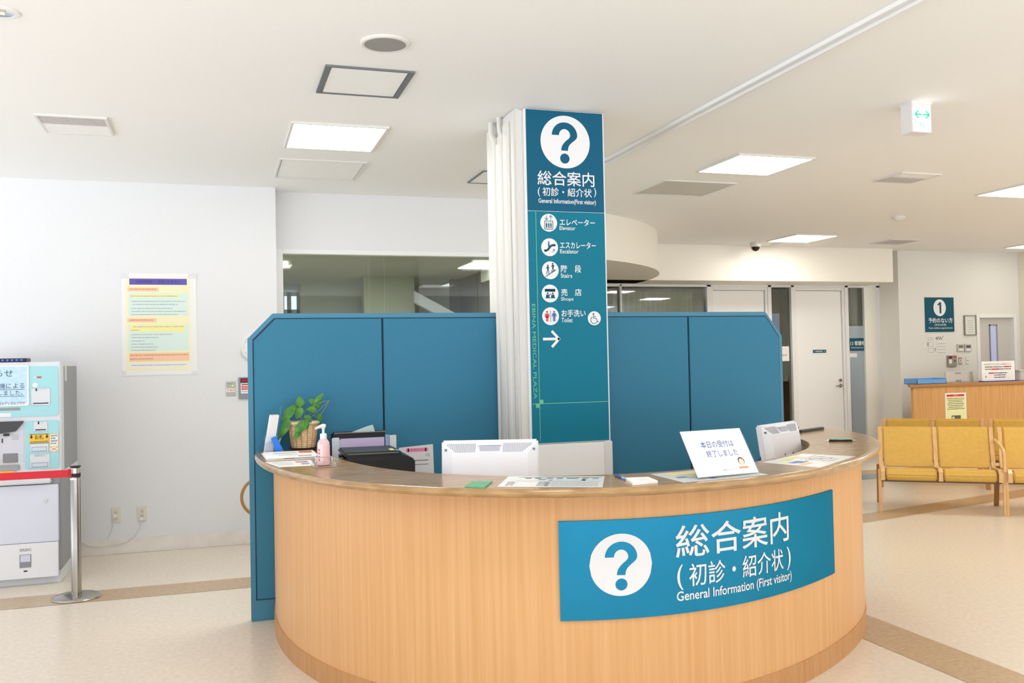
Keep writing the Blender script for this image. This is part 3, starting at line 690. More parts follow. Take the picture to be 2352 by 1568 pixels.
# boxed-in foot of the pillar
t = thing('pillar_cover', 'off-white box cover around the foot of the pillar, below the sign', 'pillar cover', (2.05, 5.22, 0))
CV = mat('cover_white', (252, 252, 250), .5)
xa = py(1222, 1050, 5.215).x; xb = py(1407, 1050, 5.215).x
b = MB(CV); b.box(xa+.03, 5.216, 0, xb-.04, 5.262, sz0-.008, .002); b.build('panel', t)
b = MB(mat('cover_corner', (234, 233, 230), .5)); b.box(xb-.055, 5.21, 0, xb, 5.262, sz0-.003, .004); b.build('corner_post', t); b = MB(MATS['cover_corner']); b.box(xa-.03, 5.21, 0, xa+.03, 5.262, sz0-.003, .004); b.build('corner_post', t)

# ------------------------------------------------------------------ things on the desk (worktop at z = 1.0)
ZT0 = 1.0
def top(x, y, z=ZT0): p = pz(x, y, z); return (p.x, p.y)
def sheet(name, label, cat, corners, th, m, prints=None, group=None, lam=None, z=ZT0):   # corners TL TR BR BL on the worktop
    TL, TR, BR, BL = [Vector((c_[0], c_[1])) for c_ in corners]
    cx = sum((TL, TR, BR, BL), Vector((0, 0)))/4
    t = thing(name, label, cat, (cx.x, cx.y, z), group=group)
    def f(p):
        u, v_ = p[0], p[2]; q = (BL*(1-u)+BR*u)*(1-v_)+(TL*(1-u)+TR*u)*v_
        return Vector((q.x, q.y, z-p[1]))
    b = MB(m); b.f = f; b.box(0, -th, 0, 1, -.0004, 1); b.build('sheet', t, smooth=0)
    if prints:
        b = MB(DARK); b.f = f; prints(b, -th-.0004); b.build('printing', t, smooth=0)
    return t
def pr_plan(b, y):
    b.use(GREYP); b.rect(.12, .86, .97, .9, y)
    rnd = random.Random(3)
    for u in (.2, .3, .42, .52, .62, .68, .78, .88): b.use(mat('plan_blue', (120, 150, 160), .6)); b.rect(u, .74, u+.06, .85, y)
    b.use(DARK); b.rect(.34, .66, .42, .70, y); b.rect(.45, .58, .49, .62, y); b.rect(.78, .56, .82, .7, y)
    b.rect(.12, .52, .97, .528, y)
    for k in range(4):
        b.use(DARK); b.small_print(.06, .14, .42-.1*k, .035, y, k); b.small_print(.36, .46, .42-.1*k, .03, y, 9+k)
        b.use(GREYP); b.small_print(.5, .95, .42-.1*k, .03, y, 20+k)
        b.use(mat('plan_navy', (90, 100, 120), .6)); b.rect(.44, .38-.1*k, .48, .43-.1*k, y)
def pr_map(b, y):
    b.use(mat('map_yellow', (240, 214, 130), .6)); b.rect(.12, .66, .58, .86, y); b.rect(.62, .62, .74, .9, y)
    b.use(mat('map_blue', (70, 104, 172), .6)); b.rect(.1, .42, .22, .5, y); b.rect(.58, .78, .68, .9, y); b.rect(.36, .1, .44, .18, y)
    b.use(mat('map_green', (180, 214, 150), .6)); b.rect(.3, .5, .55, .6, y)
    b.use(mat('map_orange', (236, 180, 120), .6)); b.rect(.48, .26, .6, .3, y); b.rect(.7, .4, .84, .44, y)
    b.use(GREYP)
    for k in range(5): b.small_print(.08+.1*(k % 3), .5+.08*k, .36-.07*k, .03, y, k)
def pr_map2(b, y):
    b.use(mat('map2_blue', (110, 140, 205), .6)); b.rect(.12, .5, .34, .62, y); b.rect(.18, .44, .4, .5, y)
    b.use(mat('map2_yellow', (240, 232, 150), .6)); b.rect(.42, .76, .68, .94, y); b.rect(.1, .66, .2, .8, y)
    b.use(mat('map2_green', (200, 224, 170), .6)); b.rect(.26, .74, .4, .88, y); b.use(mat('map2_orange', (240, 214, 170), .6)); b.rect(.06, .3, .28, .42, y)
    b.use(GREYP)
    for k in range(6): b.small_print(.46, .9-.03*k, .66-.1*k, .03, y, 40+k)
    b.use(BLUEI)
    for k in range(4): b.rect(.5+.1*k, .5-.12*(k % 3), .55+.1*k, .53-.12*(k % 3), y)
LAM = mat('laminated_paper', (240, 240, 236), .25, coat=.1, spec=.3)
sheet('laminated_plan', 'laminated white plan sheet with grey tables lying mid desk in front of the pillar', 'laminated sheet', [top(1168, 1094), top(1389, 1094), top(1384, 1119), top(1142, 1118)], .0012, LAM, pr_plan, 'laminated sheets on the desk')
sheet('laminated_map', 'laminated map sheet lying under the clear closing-notice stand', 'laminated sheet', [top(1494, 1089), (2.19, 3.66), top(1765, 1090), top(1570, 1108)], .0012, LAM, pr_map, 'laminated sheets on the desk')
sheet('laminated_map', 'laminated map sheet with yellow and blue areas in front of the right-hand monitor', 'laminated sheet', [top(1750, 1062), top(1843, 1042), top(1965, 1048), top(1883, 1074)], .0012, LAM, pr_map2, 'laminated sheets on the desk')
GRN = mat('green_pad', (104, 178, 136), .6)
sheet('notepad', 'small green notepad on the desk left of the laminated plan', 'notepad', [top(1088, 1108), top(1131, 1107), top(1114, 1121), top(1067, 1119)], .006, GRN, lambda b, y: [b.use(mat('pad_pale', (190, 222, 200), .6)), [b.rect(.1+.14*k, .9, .16+.14*k, .99, y) for k in range(6)]], 'notepads on the desk')
sheet('notepad', 'green notepad lying behind the black pen at the right end of the desk', 'notepad', [top(1907, 1007), top(1950, 1007), top(1958, 1013), top(1908, 1013)], .006, mat('pale_green_pad', (140, 186, 160), .6), None, 'notepads on the desk')
sheet('memo_pad', 'white memo pad beside the blue pen', 'memo pad', [top(1436, 1097, 1.01), top(1489, 1095, 1.01), top(1511, 1104, 1.01), top(1453, 1109, 1.01)], .011, PAPER, lambda b, y: [b.use(GREYP), b.small_print(.3, .7, .6, .02, y, 3), b.small_print(.35, .8, .4, .02, y, 4)])
def pen(label, a, b_, m1, m2, grip):
    a, b_ = Vector((*a, ZT0+.006)), Vector((*b_, ZT0+.006)); d = b_-a
    t = thing('pen', label, 'pen', (*(a+b_).xy/2, ZT0), group='pens on the desk')
    g = MB(m1); g.cyl(a+d*.12, a+d*.62, .0055, .0055, 16); g.cyl(a+d*.62, a+d*.88, .0058, .005, 16); g.build('barrel', t)
    g = MB(grip); g.cyl(a+d*.60, a+d*.86, .0062, .0062, 16); g.build('grip', t)
    g = MB(m2); g.cyl(a+d*.88, b_, .0048, .0012, 12); g.cyl(a, a+d*.12, .003, .0045, 12); g.build('tip', t)
    g = MB(m2); q = Vector((0, 0, .008)); g.tube([a+d*.12+q*.6, a+d*.14+q, a+d*.38+q*.9], .0016, 6); g.build('clip', t)
pen('blue ballpoint pen touching the white memo pad', top(1411, 1094), (1.585, 3.44), mat('pen_blue', (60, 84, 160), .25), CHROME, mat('pen_light_blue', (130, 180, 230), .4))
pen('black ballpoint pen in front of the green pad at the right end', (3.46, 4.41), (3.318, 4.50), BLACK, CHROME, BLACK)
# closing-notice stand
t = thing('notice_stand', 'clear leaning stand holding a white sheet saying reception has closed for today', 'notice stand', (2.018, 3.383, ZT0+.0016))
ang = math.atan2(.046, .318); Lx = Vector((math.cos(ang), math.sin(ang), 0)); Ly = Vector((-math.sin(ang), math.cos(ang), 0)); lean = math.radians(33)
O = Vector((2.018, 3.383, ZT0+.004))
def lf(p): # u along the foot, w up the leaning sheet, y behind the sheet
    return O + Lx*p[0] + (Ly*math.sin(lean)+Vector((0, 0, math.cos(lean))))*p[2] + (Ly*math.cos(lean)-Vector((0, 0, math.sin(lean))))*p[1]
ACR = glass('acrylic', (253, 254, 254), .012)
b = MB(ACR); b.f = lf; b.box(-.163, .002, 0, .163, .005, .222); b.box(-.163, -.0055, 0, .163, -.004, .222); b.build('clear_sleeve', t, smooth=0)
b = MB(ACR); f0 = lambda p: O+Lx*p[0]+Ly*p[1]+Vector((0, 0, p[2])); b.f = f0; b.box(-.163, -.02, -.0022, .163, .15, .0006); b.build('foot', t, smooth=0)
b = MB(PAPER); b.f = lf; b.box(-.158, -.003, .003, .158, 0, .217); b.build('paper', t, smooth=0)
b = MB(BLUEI); b.f = lf
b.text('本日の受付は', -.082, .09, .132, .164, -.0036, .004); b.text('終了しました', -.07, .094, .088, .12, -.0036, .004)
b.use(GREYP); b.text('海老名メディカルプラザ', -.02, .055, .022, .030, -.0036)
b.build('printing', t, smooth=0)
b = MB(mat('figure_hair', (120, 84, 60), .6)); b.f = lf; b.disc(.092, .062, .017, -.0035, .018); b.use(mat('figure_face', (246, 220, 196), .6)); b.disc(.092, .058, .0125, -.0038, .0135)
b.use(mat('figure_orange', (226, 158, 92), .6)); b.rect(.068, .026, .116, .036, -.0036); b.build('small_drawing', t, smooth=0)

# monitors seen from behind, standing on the inner counter
def monitor(label, x, y, rz, ztop, tilt=8):
    t = thing('monitor', label, 'monitor', (x, y, .72), rz, group='white monitors on the inner counter')
    W, Hh = .222, .31; zb = ztop-.72-Hh; th = math.radians(tilt)
    def f(p): # lean back about the lower edge of the case
        w_ = p[2]-zb; return Vector((p[0], p[1]*math.cos(th)+w_*math.sin(th), zb+w_*math.cos(th)-p[1]*math.sin(th)))
    b = MB(MONW); b.f = f
    b.box(-W, -.012, zb, W, .022, zb+Hh, .008)
    b.build('case', t, local=True)
    b = MB(MONW); b.f = f                                            # bulged back shell
    e = [(-W+.006, zb+.012), (W-.006, zb+.012), (W-.006, zb+Hh-.012), (-W+.006, zb+Hh-.012)]; i_ = [(-W+.05, zb+.03), (W-.05, zb+.03), (W-.05, zb+Hh-.062), (-W+.05, zb+Hh-.062)]
    for k in range(4):
        a, c_, d_, g_ = e[k], e[(k+1) % 4], i_[(k+1) % 4], i_[k]
        b.face([(a[0], -.012, a[1]), (c_[0], -.012, c_[1]), (d_[0], -.045, d_[1]), (g_[0], -.045, g_[1])])
    b.face([(q[0], -.045, q[1]) for q in i_]); b.build('back_shell', t, local=True, smooth=20)
    z0_, z1_ = zb+Hh-.058, zb+Hh-.016
    yv = lambda z_: -.012-.033*(zb+Hh-.012-z_)/.05-.0012
    for s_ in (-1, 1):
        b = MB(MONG); b.f = f
        for k in range(17):
            u = s_*(.066+.0078*k)
            wd = .0022; zlo = z0_+max(0, (k-11))*.006
            b.face([(u-wd-.004, yv(zlo), zlo), (u+wd-.004, yv(zlo), zlo), (u+wd, yv(z1_), z1_), (u-wd, yv(z1_), z1_)])
        b.build('vent_grille', t, local=True, smooth=0)
    b = MB(mat('monitor_recess', (188, 190, 206), .5)); b.f = f; b.box(-.045, -.040, zb+Hh-.052, .045, -.026, zb+Hh-.028); b.use(MONW)
    b.box(-.055, -.042, zb+Hh-.06, .055, -.024, zb+Hh-.054); b.box(-.055, -.03, zb+Hh-.026, .055, -.02, zb+Hh-.018); b.build('carry_grip', t, local=True, smooth=0)
    for u, z_, d0, d1 in ((-.05, zb+.13, -.044, -.047), (.05, zb+.13, -.044, -.047), (-W+.02, zb+Hh-.045, -.018, -.03), (W-.02, zb+Hh-.045, -.018, -.03)):
        b = MB(mat('screw_grey', (120, 120, 130), .4, metal=.6)); b.f = f; b.cyl((u, d0, z_), (u, d1, z_), .0055, n=12); b.build('screw', t, local=True)
    b = MB(mat('rating_plate', (150, 150, 156), .5)); b.f = f; b.box(-.035, -.0465, zb+.098, .05, -.045, zb+.108); b.use(DARK); b.box(-.032, -.047, zb+.1, .0, -.0464, zb+.106); b.build('rating_plate', t, local=True, smooth=0)
    b = MB(mat('yellow_sticker', (240, 232, 90), .6)); b.f = f; b.box(-W+.04, -.004, zb+Hh-.001, -W+.07, .012, zb+Hh+.0006); b.build('sticker', t, local=True, smooth=0)
    b = MB(BLACK); b.f = f; b.box(-W+.014, .0215, zb+.016, W-.014, .0235, zb+Hh-.014); b.build('screen', t, local=True, smooth=0)
    b = MB(MONW); b.box(-.04, -.045, .012, .04, -.005, zb+.13, .006); b.lathe([(0, 0), (.12, 0), (.12, .008), (.1, .014), (0, .014)], (0, .0, 0), 32, 1.0, .8); b.build('stand', t, local=True)
monitor('white monitor seen from behind at mid desk, in front of the pillar', 1.172, 4.03, math.radians(-19), 1.142)
monitor('white monitor turned sideways at the right end of the desk', 3.06, 4.52, math.radians(30), 1.118)

# printer
t = thing('printer', 'black inkjet printer sunk behind the left part of the worktop', 'printer', (.82, 5.07, .72), math.radians(-2))
PR = mat('printer_black', (38, 39, 42), .35); PR2 = mat('printer_lid', (50, 51, 54), .4)
b = MB(PR); b.prism([(-.18, 0), (.19, 0), (.19, .262), (.12, .29), (-.18, .29)], -.17, .17, bev=.008); b.build('body', t, local=True)
b = MB(PR2); b.prism([(-.19, .288), (.13, .288), (.112, .312), (-.19, .312)], -.165, .172, bev=.008); b.build('scanner_lid', t, local=True)
b = MB(mat('printer_slot', (14, 14, 16), .5)); b.box(-.10, -.172, .13, .185, -.168, .205); b.build('output_slot', t, local=True, smooth=0)
b = MB(mat('lid_trim', (120, 138, 110), .3)); b.box(-.17, -.167, .3, .1, -.164, .304); b.build('lid_trim', t, local=True, smooth=0)
for y_, z_, l_ in ((-.12, .27, .03), (-.04, .285, .025)): b = MB(BLACK); b.cyl((-.18, y_, z_), (-.18-l_, y_, z_), .014); b.build('hinge_knob', t, local=True)
b = MB(mat('sticky_yellow', (232, 238, 150), .6)); b.box(.062, -.13, .312, .085, -.05, .3135); b.build('sticky_tab', t, local=True, smooth=0); b = MB(mat('sticky_blue', (150, 196, 214), .6)); b.box(.09, -.15, .312, .115, -.12, .3135); b.build('sticky_tab', t, local=True, smooth=0)
# file tray behind it
t = thing('file_rack', 'black wire file rack with clear grey end plate behind the printer', 'file rack', (.79, 5.48, .72))
b = MB(mat('clear_grey', (214, 222, 232), .3))
b.box(.62, 5.40, .72, .665, 5.41, 1.075, .004); b.box(.665, 5.40, .72, .67, 5.55, 1.06); b.build('file_case', t)
b = MB(BLACK); b.box(.63, 5.415, .72, .93, 5.425, 1.095, .003); b.box(.64, 5.41, 1.088, .93, 5.54, 1.098, .003); b.box(.92, 5.41, 1.06, .93, 5.54, 1.09, .002); b.box(.63, 5.53, .72, .93, 5.54, 1.09, .003); b.build('rack', t)
b = MB(mat('rack_tan', (160, 140, 126), .5)); b.box(.635, 5.408, 1.098, .935, 5.412, 1.102); b.build('rack_rim', t, smooth=0)
b = MB(mat('lilac_folder', (208, 190, 226), .5)); b.box(.67, 5.398, .72, .925, 5.404, 1.068); tag(b.build('folder', loc=(.80, 5.40, .72), smooth=0), 'lilac folder standing in front of the black file rack', 'folder', 'folders at the file rack')
b = MB(mat('blue_folder', (160, 182, 226), .5)); b.box(.934, 5.42, .7205, .957, 5.44, 1.078); tag(b.build('folder', loc=(.945, 5.43, .72), smooth=0), 'pale blue folder at the end of the black file rack', 'folder', 'folders at the file rack')
b = MB(mat('white_folder', (226, 226, 228), .5)); b.box(.96, 5.42, .7205, 1.0, 5.43, 1.075); tag(b.build('folder', loc=(.98, 5.425, .72), smooth=0), 'white folder beside the pale blue folder behind the printer', 'folder', 'folders at the file rack')
b = MB(mat('mint_sheet', (196, 222, 218), .5)); b.prism([(.74, 1.0985), (.88, 1.0985), (.868, 1.138), (.838, 1.132)], 5.46, 5.463); tag(b.build('loose_sheet', loc=(.82, 5.46, 1.0985), smooth=0), 'pale mint sheet sticking up out of the black file rack', 'paper')
# upright notice
t = thing('notice_sheet', 'upright white notice with pink heading between printer and monitor', 'notice', (1.1, 5.30, .72))
a0, a1, z0, z1 = box_on(917, 1023, 995, 1085, 5.30)
NP = mat('notice_grey_white', (222, 221, 224), .6)
b = MB(NP); b.prism([(a0, .722), (a1+.006, .722), (a1, z1+.004), (a0, z1-.008)], 5.30, 5.303); b.build('sheet', t, smooth=0)
b = MB(mat('notice_stand_clear', (216, 220, 226), .3)); b.box(a0, 5.3035, .72, a1, 5.306, z1-.03); b.box(a0, 5.29, .72, a1, 5.39, .7215); b.build('stand', t, smooth=0)
b = MB(mat('pink_heading', (240, 140, 178), .6)); y = 5.2992; zz = z1-.025
b.rect(a0+.05, zz-.011, a1-.04, zz+.011, y); b.disc(a0+.05, zz, .011, y, n=20); b.disc(a1-.04, zz, .011, y, n=20)
b.use(mat('pink_ink', (180, 70, 130), .6)); b.text('[ お知らせ ]', a0+.056, a1-.046, zz-.007, zz+.007, y-.0005)
b.use(GREYP); b.small_print(a0+.02, a0+.036, zz-.025, .004, y, 1); b.small_print(a1-.045, a1-.02, zz-.027, .004, y, 2); b.small_print(a1-.045, a1-.02, zz-.036, .004, y, 5)
b.use(DARK); b.small_print(a0+.06, a1-.03, zz-.062, .005, y, 3); b.small_print(a0+.03, a1-.03, zz-.085, .004, y, 4); b.small_print(a0+.03, a0+.05, zz-.1, .004, y, 6)
b.build('printing', t, smooth=0)
# blue folder by the second monitor, dark binder at the far end
b = MB(mat('deep_blue_folder', (44, 92, 156), .5)); b.prism([(2.70, .7205), (2.79, .7205), (py(1757, 1060, 4.44).x, .9), (py(1757, 1040, 4.44).x, py(1757, 1040, 4.44).z), (py(1738, 1058, 4.44).x, py(1738, 1058, 4.44).z)], 4.44, 4.446, bev=.0005)
tag(b.build('folder', loc=(2.72, 4.44, .72)), 'thin blue folder leaning against the sideways monitor', 'folder')
b = MB(mat('binder_dark', (52, 64, 66), .4)); b.prism([(3.57, 5.08), (3.85, 5.225), (3.83, 5.265), (3.55, 5.12)], 1.0005, 1.017, axis='z', bev=.003)
tag(b.build('binder', loc=(3.70, 5.17, 1.0)), 'flat dark binder at the far right end of the worktop', 'binder')

# left end: leaflets, plant, magazines, flyer, soap pump
t = thing('leaflet_holder', 'clear leaflet holder next to the teal screen at the rounded end of the desk', 'leaflet holder', (.262, 5.43, ZT0))
def lean_f(k, x0): return lambda p: Vector((p[0]+(p[2]-ZT0)*k, p[1], p[2]))
b = MB(PAPER); b.f = lean_f(.17, 0)
b.box(.24, 5.40, 1.0035, .2885, 5.50, 1.218, .002); b.use(GREYP)
for i in range(1, 5): b.box(.24+.0097*i-.0004, 5.3995, 1.02, .24+.0097*i+.0004, 5.5005, 1.2185)
tag(b.build('leaflet_stack', loc=(.265, 5.45, 1.0035), smooth=0), 'thick stack of white leaflets standing in the clear holder', 'leaflets')
b = MB(glass('holder_clear', (244, 247, 250), .06)); b.f = lean_f(.17, 0); b.box(.229, 5.392, 1.001, .232, 5.51, 1.11); b.box(.232, 5.392, 1.001, .295, 5.395, 1.10); b.box(.296, 5.44, 1.001, .2985, 5.51, 1.275); b.box(.229, 5.392, 1.0005, .298, 5.51, 1.003); b.build('clear_holder', t, smooth=0)
b = MB(mat('stand_blue', (36, 122, 230), .5))
P_ = [(622, 1007), (633, 1001), (641, 1015), (652, 1036), (663, 1036), (664, 1040), (631, 1041), (628, 1018)]
b.prism([(py(x_, y_, 5.385).x, max(1.0006, py(x_, y_, 5.385).z)) for x_, y_ in P_], 5.36, 5.385, bev=.002)
tag(b.build('tape_cutter', loc=(.33, 5.37, ZT0)), 'small bright blue plastic piece leaning on the leaflet holder', 'tape cutter')
b = MB(mat('brochure_white', (228, 228, 236), .4)); b.f = lambda p: Vector((p[0]+(p[2]-1.0)*.36, p[1], p[2])); b.box(.315, 5.604, 1.0005, .323, 5.624, 1.20, .001)
tag(b.build('brochure', loc=(.33, 5.614, ZT0)), 'thin white brochure leaning between leaflet holder and plant basket', 'brochure')
# plant
px0, py0 = .468, 5.515
t = thing('potted_plant', 'leafy green vine in a woven rattan basket at the left end of the desk', 'potted plant', (px0, py0, ZT0))
BK = noisy('rattan', (226, 196, 150), (244, 224, 186), scale=(1, 1, 1), nscale=40, rough=.6)
BK2 = mat('rattan_rib', (206, 154, 98), .55); SC_ = mat('saucer_brown', (70, 44, 36), .4)
b = MB(SC_); b.lathe([(0, 0), (.068, 0), (.078, .022), (.074, .022), (.064, .006), (0, .006)], (px0, py0, ZT0), 40); b.build('saucer', t)
b = MB(BK); pf_ = []
for i in range(57):
    z_ = .008+.150*i/56; r_ = .060+.022*(i/56)**.8+.0022*math.sin(i*math.pi/2.0); pf_.append((r_, z_))
b.lathe([(0, .008)]+pf_+[(.074, .155), (.06, .01)], (px0, py0, ZT0), 48); bk = b.build('basket', t, smooth=60)
b = MB(BK2)
for k in range(14):
    a = 2*math.pi*k/14; b.tube([(px0+(.0625+.022*(j/6)**.8)*math.cos(a), py0+(.0625+.022*(j/6)**.8)*math.sin(a), ZT0+.008+.15*j/6) for j in range(7)], .0028, 6)
b.build('ribs', bk)
b = MB(BK); rp = [(px0+.084*math.cos(2*math.pi*k/40), py0+.084*math.sin(2*math.pi*k/40), ZT0+.163) for k in range(40)]; b.tube(rp, .0085, 8, True)
b.use(mat('rattan_pale', (240, 226, 190), .5))
for k in range(20):
    a = 2*math.pi*k/20; b.tube([(px0+.076*math.cos(a), py0+.076*math.sin(a), ZT0+.171), (px0+.094*math.cos(a+.12), py0+.094*math.sin(a+.12), ZT0+.164), (px0+.086*math.cos(a+.25), py0+.086*math.sin(a+.25), ZT0+.153)], .003, 5)
b.build('rim_braid', t)
b = MB(mat('potting_soil', (60, 44, 32), .9)); b.lathe([(.074, .148), (0, .152)], (px0, py0, ZT0), 32); b.build('soil', t)
LEAF = noisy('leaf_green', (52, 120, 36), (92, 158, 58), nscale=20, rough=.4); STEM = mat('vine_stem', (150, 160, 96), .5)
def leaf(b, base, tip, width, fold=.2, up=Vector((.12, -1, .5))):
    base, tip = Vector(base), Vector(tip); d = tip-base; L = d.length; d = d/L; s_ = d.cross(up).normalized(); nrm = s_.cross(d).normalized()
    n = 8; rows = []
    for i in range(n+1):
        u = i/n; wd = width*math.sin(math.pi*min(1, u*.93+.05))**.8*(1-.35*u); c_ = base+d*L*u-nrm*(.10*L*u*u)
        rows.append([c_-s_*wd+nrm*wd*fold, c_-s_*wd*.5+nrm*wd*fold*.35, c_, c_+s_*wd*.5+nrm*wd*fold*.35, c_+s_*wd+nrm*wd*fold])
    for A, B_ in zip(rows, rows[1:]):
        for k in range(4): b.face([A[k], A[k+1], B_[k+1], B_[k]])
def pp(x, y, dy=0.0): return py(x, y, py0+dy)
b = MB(LEAF); lv = [((690, 934), (688, 914), .017, 0), ((693, 936), (682, 957), .016, -.03), ((676, 934), (651, 962), .018, -.04), ((694, 936), (668, 934), .012, .02), ((664, 962), (645, 1000), .016, -.06), ((705, 970), (681, 988), .019, -.10), ((727, 944), (709, 938), .013, -.02), ((722, 924), (740, 906), .009, 0), ((725, 928), (712, 918), .012, .01), ((738, 926), (727, 914), .010, .02), ((735, 932), (707, 940), .011, .03), ((732, 950), (735, 968), .011, 0), ((700, 955), (714, 966), .013, -.09), ((690, 990), (676, 1006), .010, -.09), ((668, 940), (660, 965), .010, -.02), ((703, 962), (706, 982), .010, -.1), ((716, 920), (724, 930), .010, .03), ((655, 985), (646, 1000), .008, -.05)]
for a, c_, w_, dy in lv: leaf(b, pp(*a, dy), pp(*c_, dy)+(pp(*c_, dy)-pp(*a, dy))*.2, w_*1.8)
b.build('foliage', t)
b = MB(STEM); cc = Vector((px0, py0, ZT0+.15))
def vine(pts, r=.0016): b.tube([cc]+[pp(*p) for p in pts], r, 6)
vine([(690, 950), (705, 940), (725, 930), (740, 922), (756, 920)]); vine([(756, 920), (748, 935), (738, 950), (733, 960)], .0015); vine([(688, 955), (690, 940), (690, 930)]); vine([(680, 955), (672, 945), (664, 960)]); vine([(700, 945), (715, 950), (726, 957)]); vine([(722, 930), (725, 922), (724, 918)], .0015)
b.build('vine_stems', t)
# magazines and flyer
cols = [(240, 238, 236), (238, 236, 232), (236, 232, 236), (240, 240, 242)]
for i, (dx, dy, rz_, m_) in enumerate(((.0, 0, .02, 'cover_pale'), (.006, .0, -.01, 'cover_yellow'), (-.004, .01, .03, 'cover_red'), (0, .004, 0, 'cover_white'))):
    b = MB(mat(m_, cols[i], .4)); ca, sa = math.cos(rz_), math.sin(rz_)
    b.f = lambda p: Vector((.365+dx+p[0]*ca-p[1]*sa, 5.165+dy+p[0]*sa+p[1]*ca, ZT0+p[2]))
    b.box(-.135, -.19, .0006+.0042*i, .14, .17, .0042*(i+1), .0008)
    if i in (1, 2): b.use(mat('spine_yellow', (234, 222, 120), .5) if i == 1 else mat('spine_red', (196, 96, 100), .5)); b.box(-.09 if i == 1 else -.045, -.1905, .0008+.0042*i, -.05 if i == 1 else .01, -.188, .0041*(i+1))
    t = tag(b.build('magazine', loc=(.365, 5.165, ZT0+.0042*i)), ('pale magazine at the very bottom of the small pile before the plant', 'magazine with a yellow patch on its spine, second from the bottom of the small pile', 'magazine with a red patch on its spine, just under the top one of the pile', 'white magazine with red print on top of the small pile before the plant')[i], 'magazine', 'magazines piled on the desk')
b = MB(RED); zt_ = ZT0+.0172
for x0_, y0_, x1_, y1_, c_ in ((.42, 5.20, .49, 5.31, (200, 120, 100)), (.30, 5.10, .40, 5.12, (200, 190, 180)), (.28, 5.2, .40, 5.24, (214, 206, 200)), (.40, 5.02, .47, 5.06, (186, 110, 100))):
    b.use(mat('mag_print_%d' % c_[1], c_, .5)); b.face([(x0_, y0_, zt_), (x1_, y0_, zt_), (x1_, y1_, zt_), (x0_, y1_, zt_)])
b.build('cover_print', t, smooth=0)
sheet('flyer', 'single white flyer lying at the rounded left edge of the desk', 'flyer', [top(608, 1061.5), top(714, 1056), top(724, 1069), top(642, 1073)], .0008, PAPER, lambda b, y: [b.use(GREYP), [b.small_print(.1, .5, .8-.15*k, .04, y, k) for k in range(4)], b.use(mat('flyer_red', (200, 130, 120), .6)), b.rect(.62, .62, .9, .85, y), b.use(mat('flyer_blue', (130, 160, 190), .6)), b.rect(.7, .3, .9, .5, y)])
# pump bottle in its wire rack
cx, cy = .487, 4.60
t = thing('pump_bottle', 'pink hand-sanitiser bottle with white pump on the left part of the desk', 'pump bottle', (cx, cy, ZT0+.006))
PK = mat('pink_liquid', (242, 196, 202), .25, coat=.4)
b = MB(PK); b.lathe([(0, .006), (.026, .006), (.030, .010), (.031, .10), (.029, .118), (.02, .132), (.014, .138), (0, .138)], (cx, cy, ZT0), 40, 1.0, .8); b.build('bottle', t)
b = MB(WHITE); b.lathe([(.0145, .134), (.0165, .136), (.0165, .158), (.014, .162), (.006, .163), (.006, .188), (0, .19)], (cx, cy, ZT0), 28); b.build('collar', t)
b = MB(WHITE); b.tube([(cx+.011, cy, ZT0+.197), (cx, cy, ZT0+.199), (cx-.018, cy-.006, ZT0+.196), (cx-.04, cy-.012, ZT0+.188)], [.009, .0115, .008, .005], 12); b.cyl((cx, cy, ZT0+.185), (cx, cy, ZT0+.197), .008); b.build('pump_head', t)
b = MB(mat('bottle_label', (248, 226, 230), .4)); lr = .0315
def lab(u, w_, rr=lr): a = -math.pi/2+u; return (cx+rr*math.cos(a), cy+rr*.8*math.sin(a), ZT0+w_)
for k in range(8):
    u0, u1 = -1.15+.12*k, -1.15+.12*(k+1); b.face([lab(u0, .02), lab(u1, .02), lab(u1, .112), lab(u0, .112)])
b.use(mat('label_pink', (226, 96, 122), .5))
for w_ in (.03, .045, .062, .078): 
    for u0 in (-1.0, -.82): b.face([lab(u0, w_, .0322), lab(u0+.14, w_, .0322), lab(u0+.14, w_+.01, .0322), lab(u0, w_+.01, .0322)])
b.build('label', t, smooth=0)
t = thing('wire_rack', 'small chrome wire rack holding the pink pump bottle', 'wire rack', (cx, cy, ZT0))
b = MB(CHROME); r = .0014
def loop(z_, a, b_): return [(cx-a, cy-b_, z_), (cx+a, cy-b_, z_), (cx+a, cy+b_, z_), (cx-a, cy+b_, z_)]
for z_, a in ((ZT0+.003, .055), (ZT0+.028, .045)):
    L_ = loop(z_, a, .048); 
    for k in range(4): b.tube([L_[k], L_[(k+1) % 4]], r, 6)
L_ = loop(ZT0+.05, .036, .034)
for k in range(4): b.tube([L_[k], L_[(k+1) % 4]], r, 6)
for sx_ in (-1, 1):
    for sy_ in (-1, 1):
        b.tube([(cx+sx_*.055, cy+sy_*.048, ZT0+.002), (cx+sx_*.045, cy+sy_*.048, ZT0+.028)], r, 6); b.tube([(cx+sx_*.036, cy+sy_*.034, ZT0+.003), (cx+sx_*.036, cy+sy_*.034, ZT0+.05)], r, 6)
for k in range(3): b.tube([(cx-.055, cy-.03+.03*k, ZT0+.003), (cx+.055, cy-.03+.03*k, ZT0+.003)], r, 6)
b.build('rack', t)

